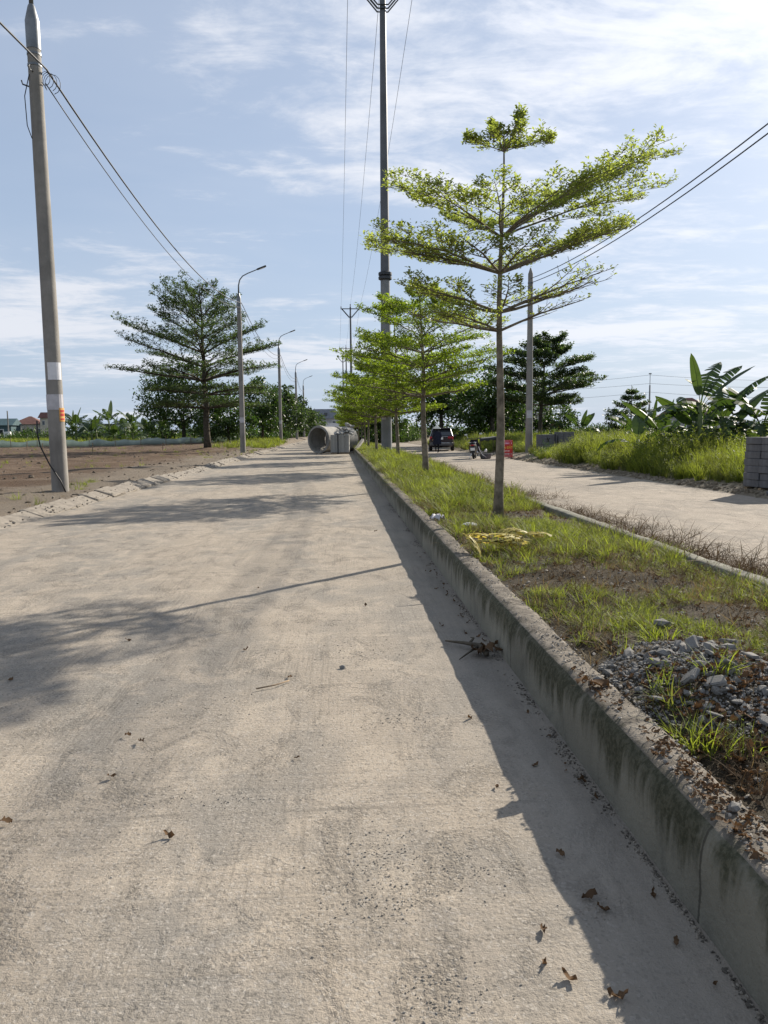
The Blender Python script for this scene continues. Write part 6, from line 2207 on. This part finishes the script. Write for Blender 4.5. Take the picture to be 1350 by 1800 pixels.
# dead branch in the gutter shadow
db = thing('dead_branch', 'dark forked dead branch with leaf remains in the kerb shadow', 'branch', (0.84, 4.70, 0.0), R(15))
mb = MB()
mb.tube([(0.02, -0.13, 0.03), (0.03, 0.0, 0.05), (-0.02, 0.12, 0.04), (-0.10, 0.24, 0.03)], [0.018, 0.016, 0.011, 0.005], 7)
mb.tube([(0.0, 0.08, 0.045), (0.07, 0.17, 0.05), (0.09, 0.26, 0.03)], [0.010, 0.007, 0.003], 6)
mb.tube([(0.03, 0.0, 0.05), (-0.08, -0.07, 0.03), (-0.16, -0.12, 0.012)], [0.010, 0.006, 0.003], 6)
mb.build('stick', M['bark_dark'], db, True)
for k, (x, y, s_) in enumerate(((0.06, -0.10, 0.17), (-0.02, -0.06, 0.15), (0.10, 0.02, 0.12))):
    o = bpy.data.objects.new('dead_leaf', lfm[k])
    C.objects.link(o)
    o.parent = db
    o.location = (x, y, 0.02)
    o.scale = (s_, s_, s_)
    o.rotation_euler = (0.2, -0.1, k * 1.4)
# curled dead leaf on the kerb rim
o = bpy.data.objects.new('dead_leaf', lfm[1])
C.objects.link(o)
o.location = (1.07, 3.14, 0.303)
o.scale = (0.16, 0.16, 0.13)
o.rotation_euler = (0.1, 0.05, 0.2)
tag(o, 'large curled dead leaf on the kerb rim beside the rubble pile', 'leaf')
# withered yellow leaves thrown on the median
yl = thing('cut_leaves', 'heap of pale yellow withered banana leaf pieces on the median', 'cut leaves', (1.52, 6.95, 0.33))
for k in range(9):
    me = banana_leaf(950 + k, random.uniform(0.20, 0.34), random.uniform(0.10, 0.16), random.uniform(5, 30), random.uniform(-30, 5), 0.5, 0.03)
    me.materials.append(M['leaf_yellow'])
    o = link('leaf_piece', me, None, yl)
    o.location = (random.uniform(-0.22, 0.22), random.uniform(-0.12, 0.12), 0.03 + 0.012 * k)
    o.rotation_euler = (random.uniform(-.3, .3), random.uniform(-.15, .1), random.uniform(-0.7, 0.7) + (PI if k % 2 else 0))
me = banana_leaf(970, 0.24, 0.07, 70, 30, 0.3, 0.05)
me.materials.append(M['leaf_yellow'])
o = link('curled_leaf', me)
o.location = (1.24, 6.62, 0.30)
o.rotation_euler = (0, 0, R(150))
tag(o, 'single pale curled leaf standing at the kerb left of the yellow leaf heap', 'leaf')


def crumple(name, label, loc, size, seed, mat, cat):
    g = np.random.default_rng(seed)
    u = np.linspace(-1, 1, 13)
    X, Y = np.meshgrid(u, u)
    Z = 0.35 * (1 - (X ** 2 + Y ** 2) * 0.5) + 0.55 * fbm(X * 2.2 + seed, Y * 2.2, seed, 3)
    V = np.stack([X * size[0], Y * size[1], np.maximum(Z, -0.02) * size[2]], -1).reshape(-1, 3)
    i = np.arange(144)
    a = (i // 12) * 13 + i % 12
    o = link(name, fast_mesh(name, V, np.stack([a, a + 1, a + 14, a + 13], -1), False), mat)
    o.location = loc
    o.rotation_euler = (0, 0, g.uniform(0, 3))
    o.modifiers.new('thick', 'SOLIDIFY').thickness = 0.004
    return tag(o, label, cat)


crumple('plastic_bag', 'crumpled whitish bag in the grass by the second median tree', (1.70, 18.0, 0.32), (0.36, 0.20, 0.16), 3, M['plastic_white'], 'bag')
crumple('plastic_scrap', 'white plastic scrap near the foot of the nearest median tree', (1.50, 8.75, 0.32), (0.10, 0.06, 0.06), 5, M['plastic_white'], 'plastic scrap')
crumple('plastic_scrap', 'bluish grey plastic scrap at the kerb before the nearest median tree', (1.22, 9.5, 0.30), (0.09, 0.07, 0.16), 8, M['paper_old'], 'plastic scrap')
mb = MB()
mb.tube([(0, 0, 0.01), (0.10, 0.05, 0.012), (0.17, 0.13, 0.008)], 0.004, 5)
o = mb.build('twig', M['wood'], None, True)
o.location = (-0.47, 4.10, 0.004)
tag(o, 'pale bent straw lying on the sunlit road', 'straw')
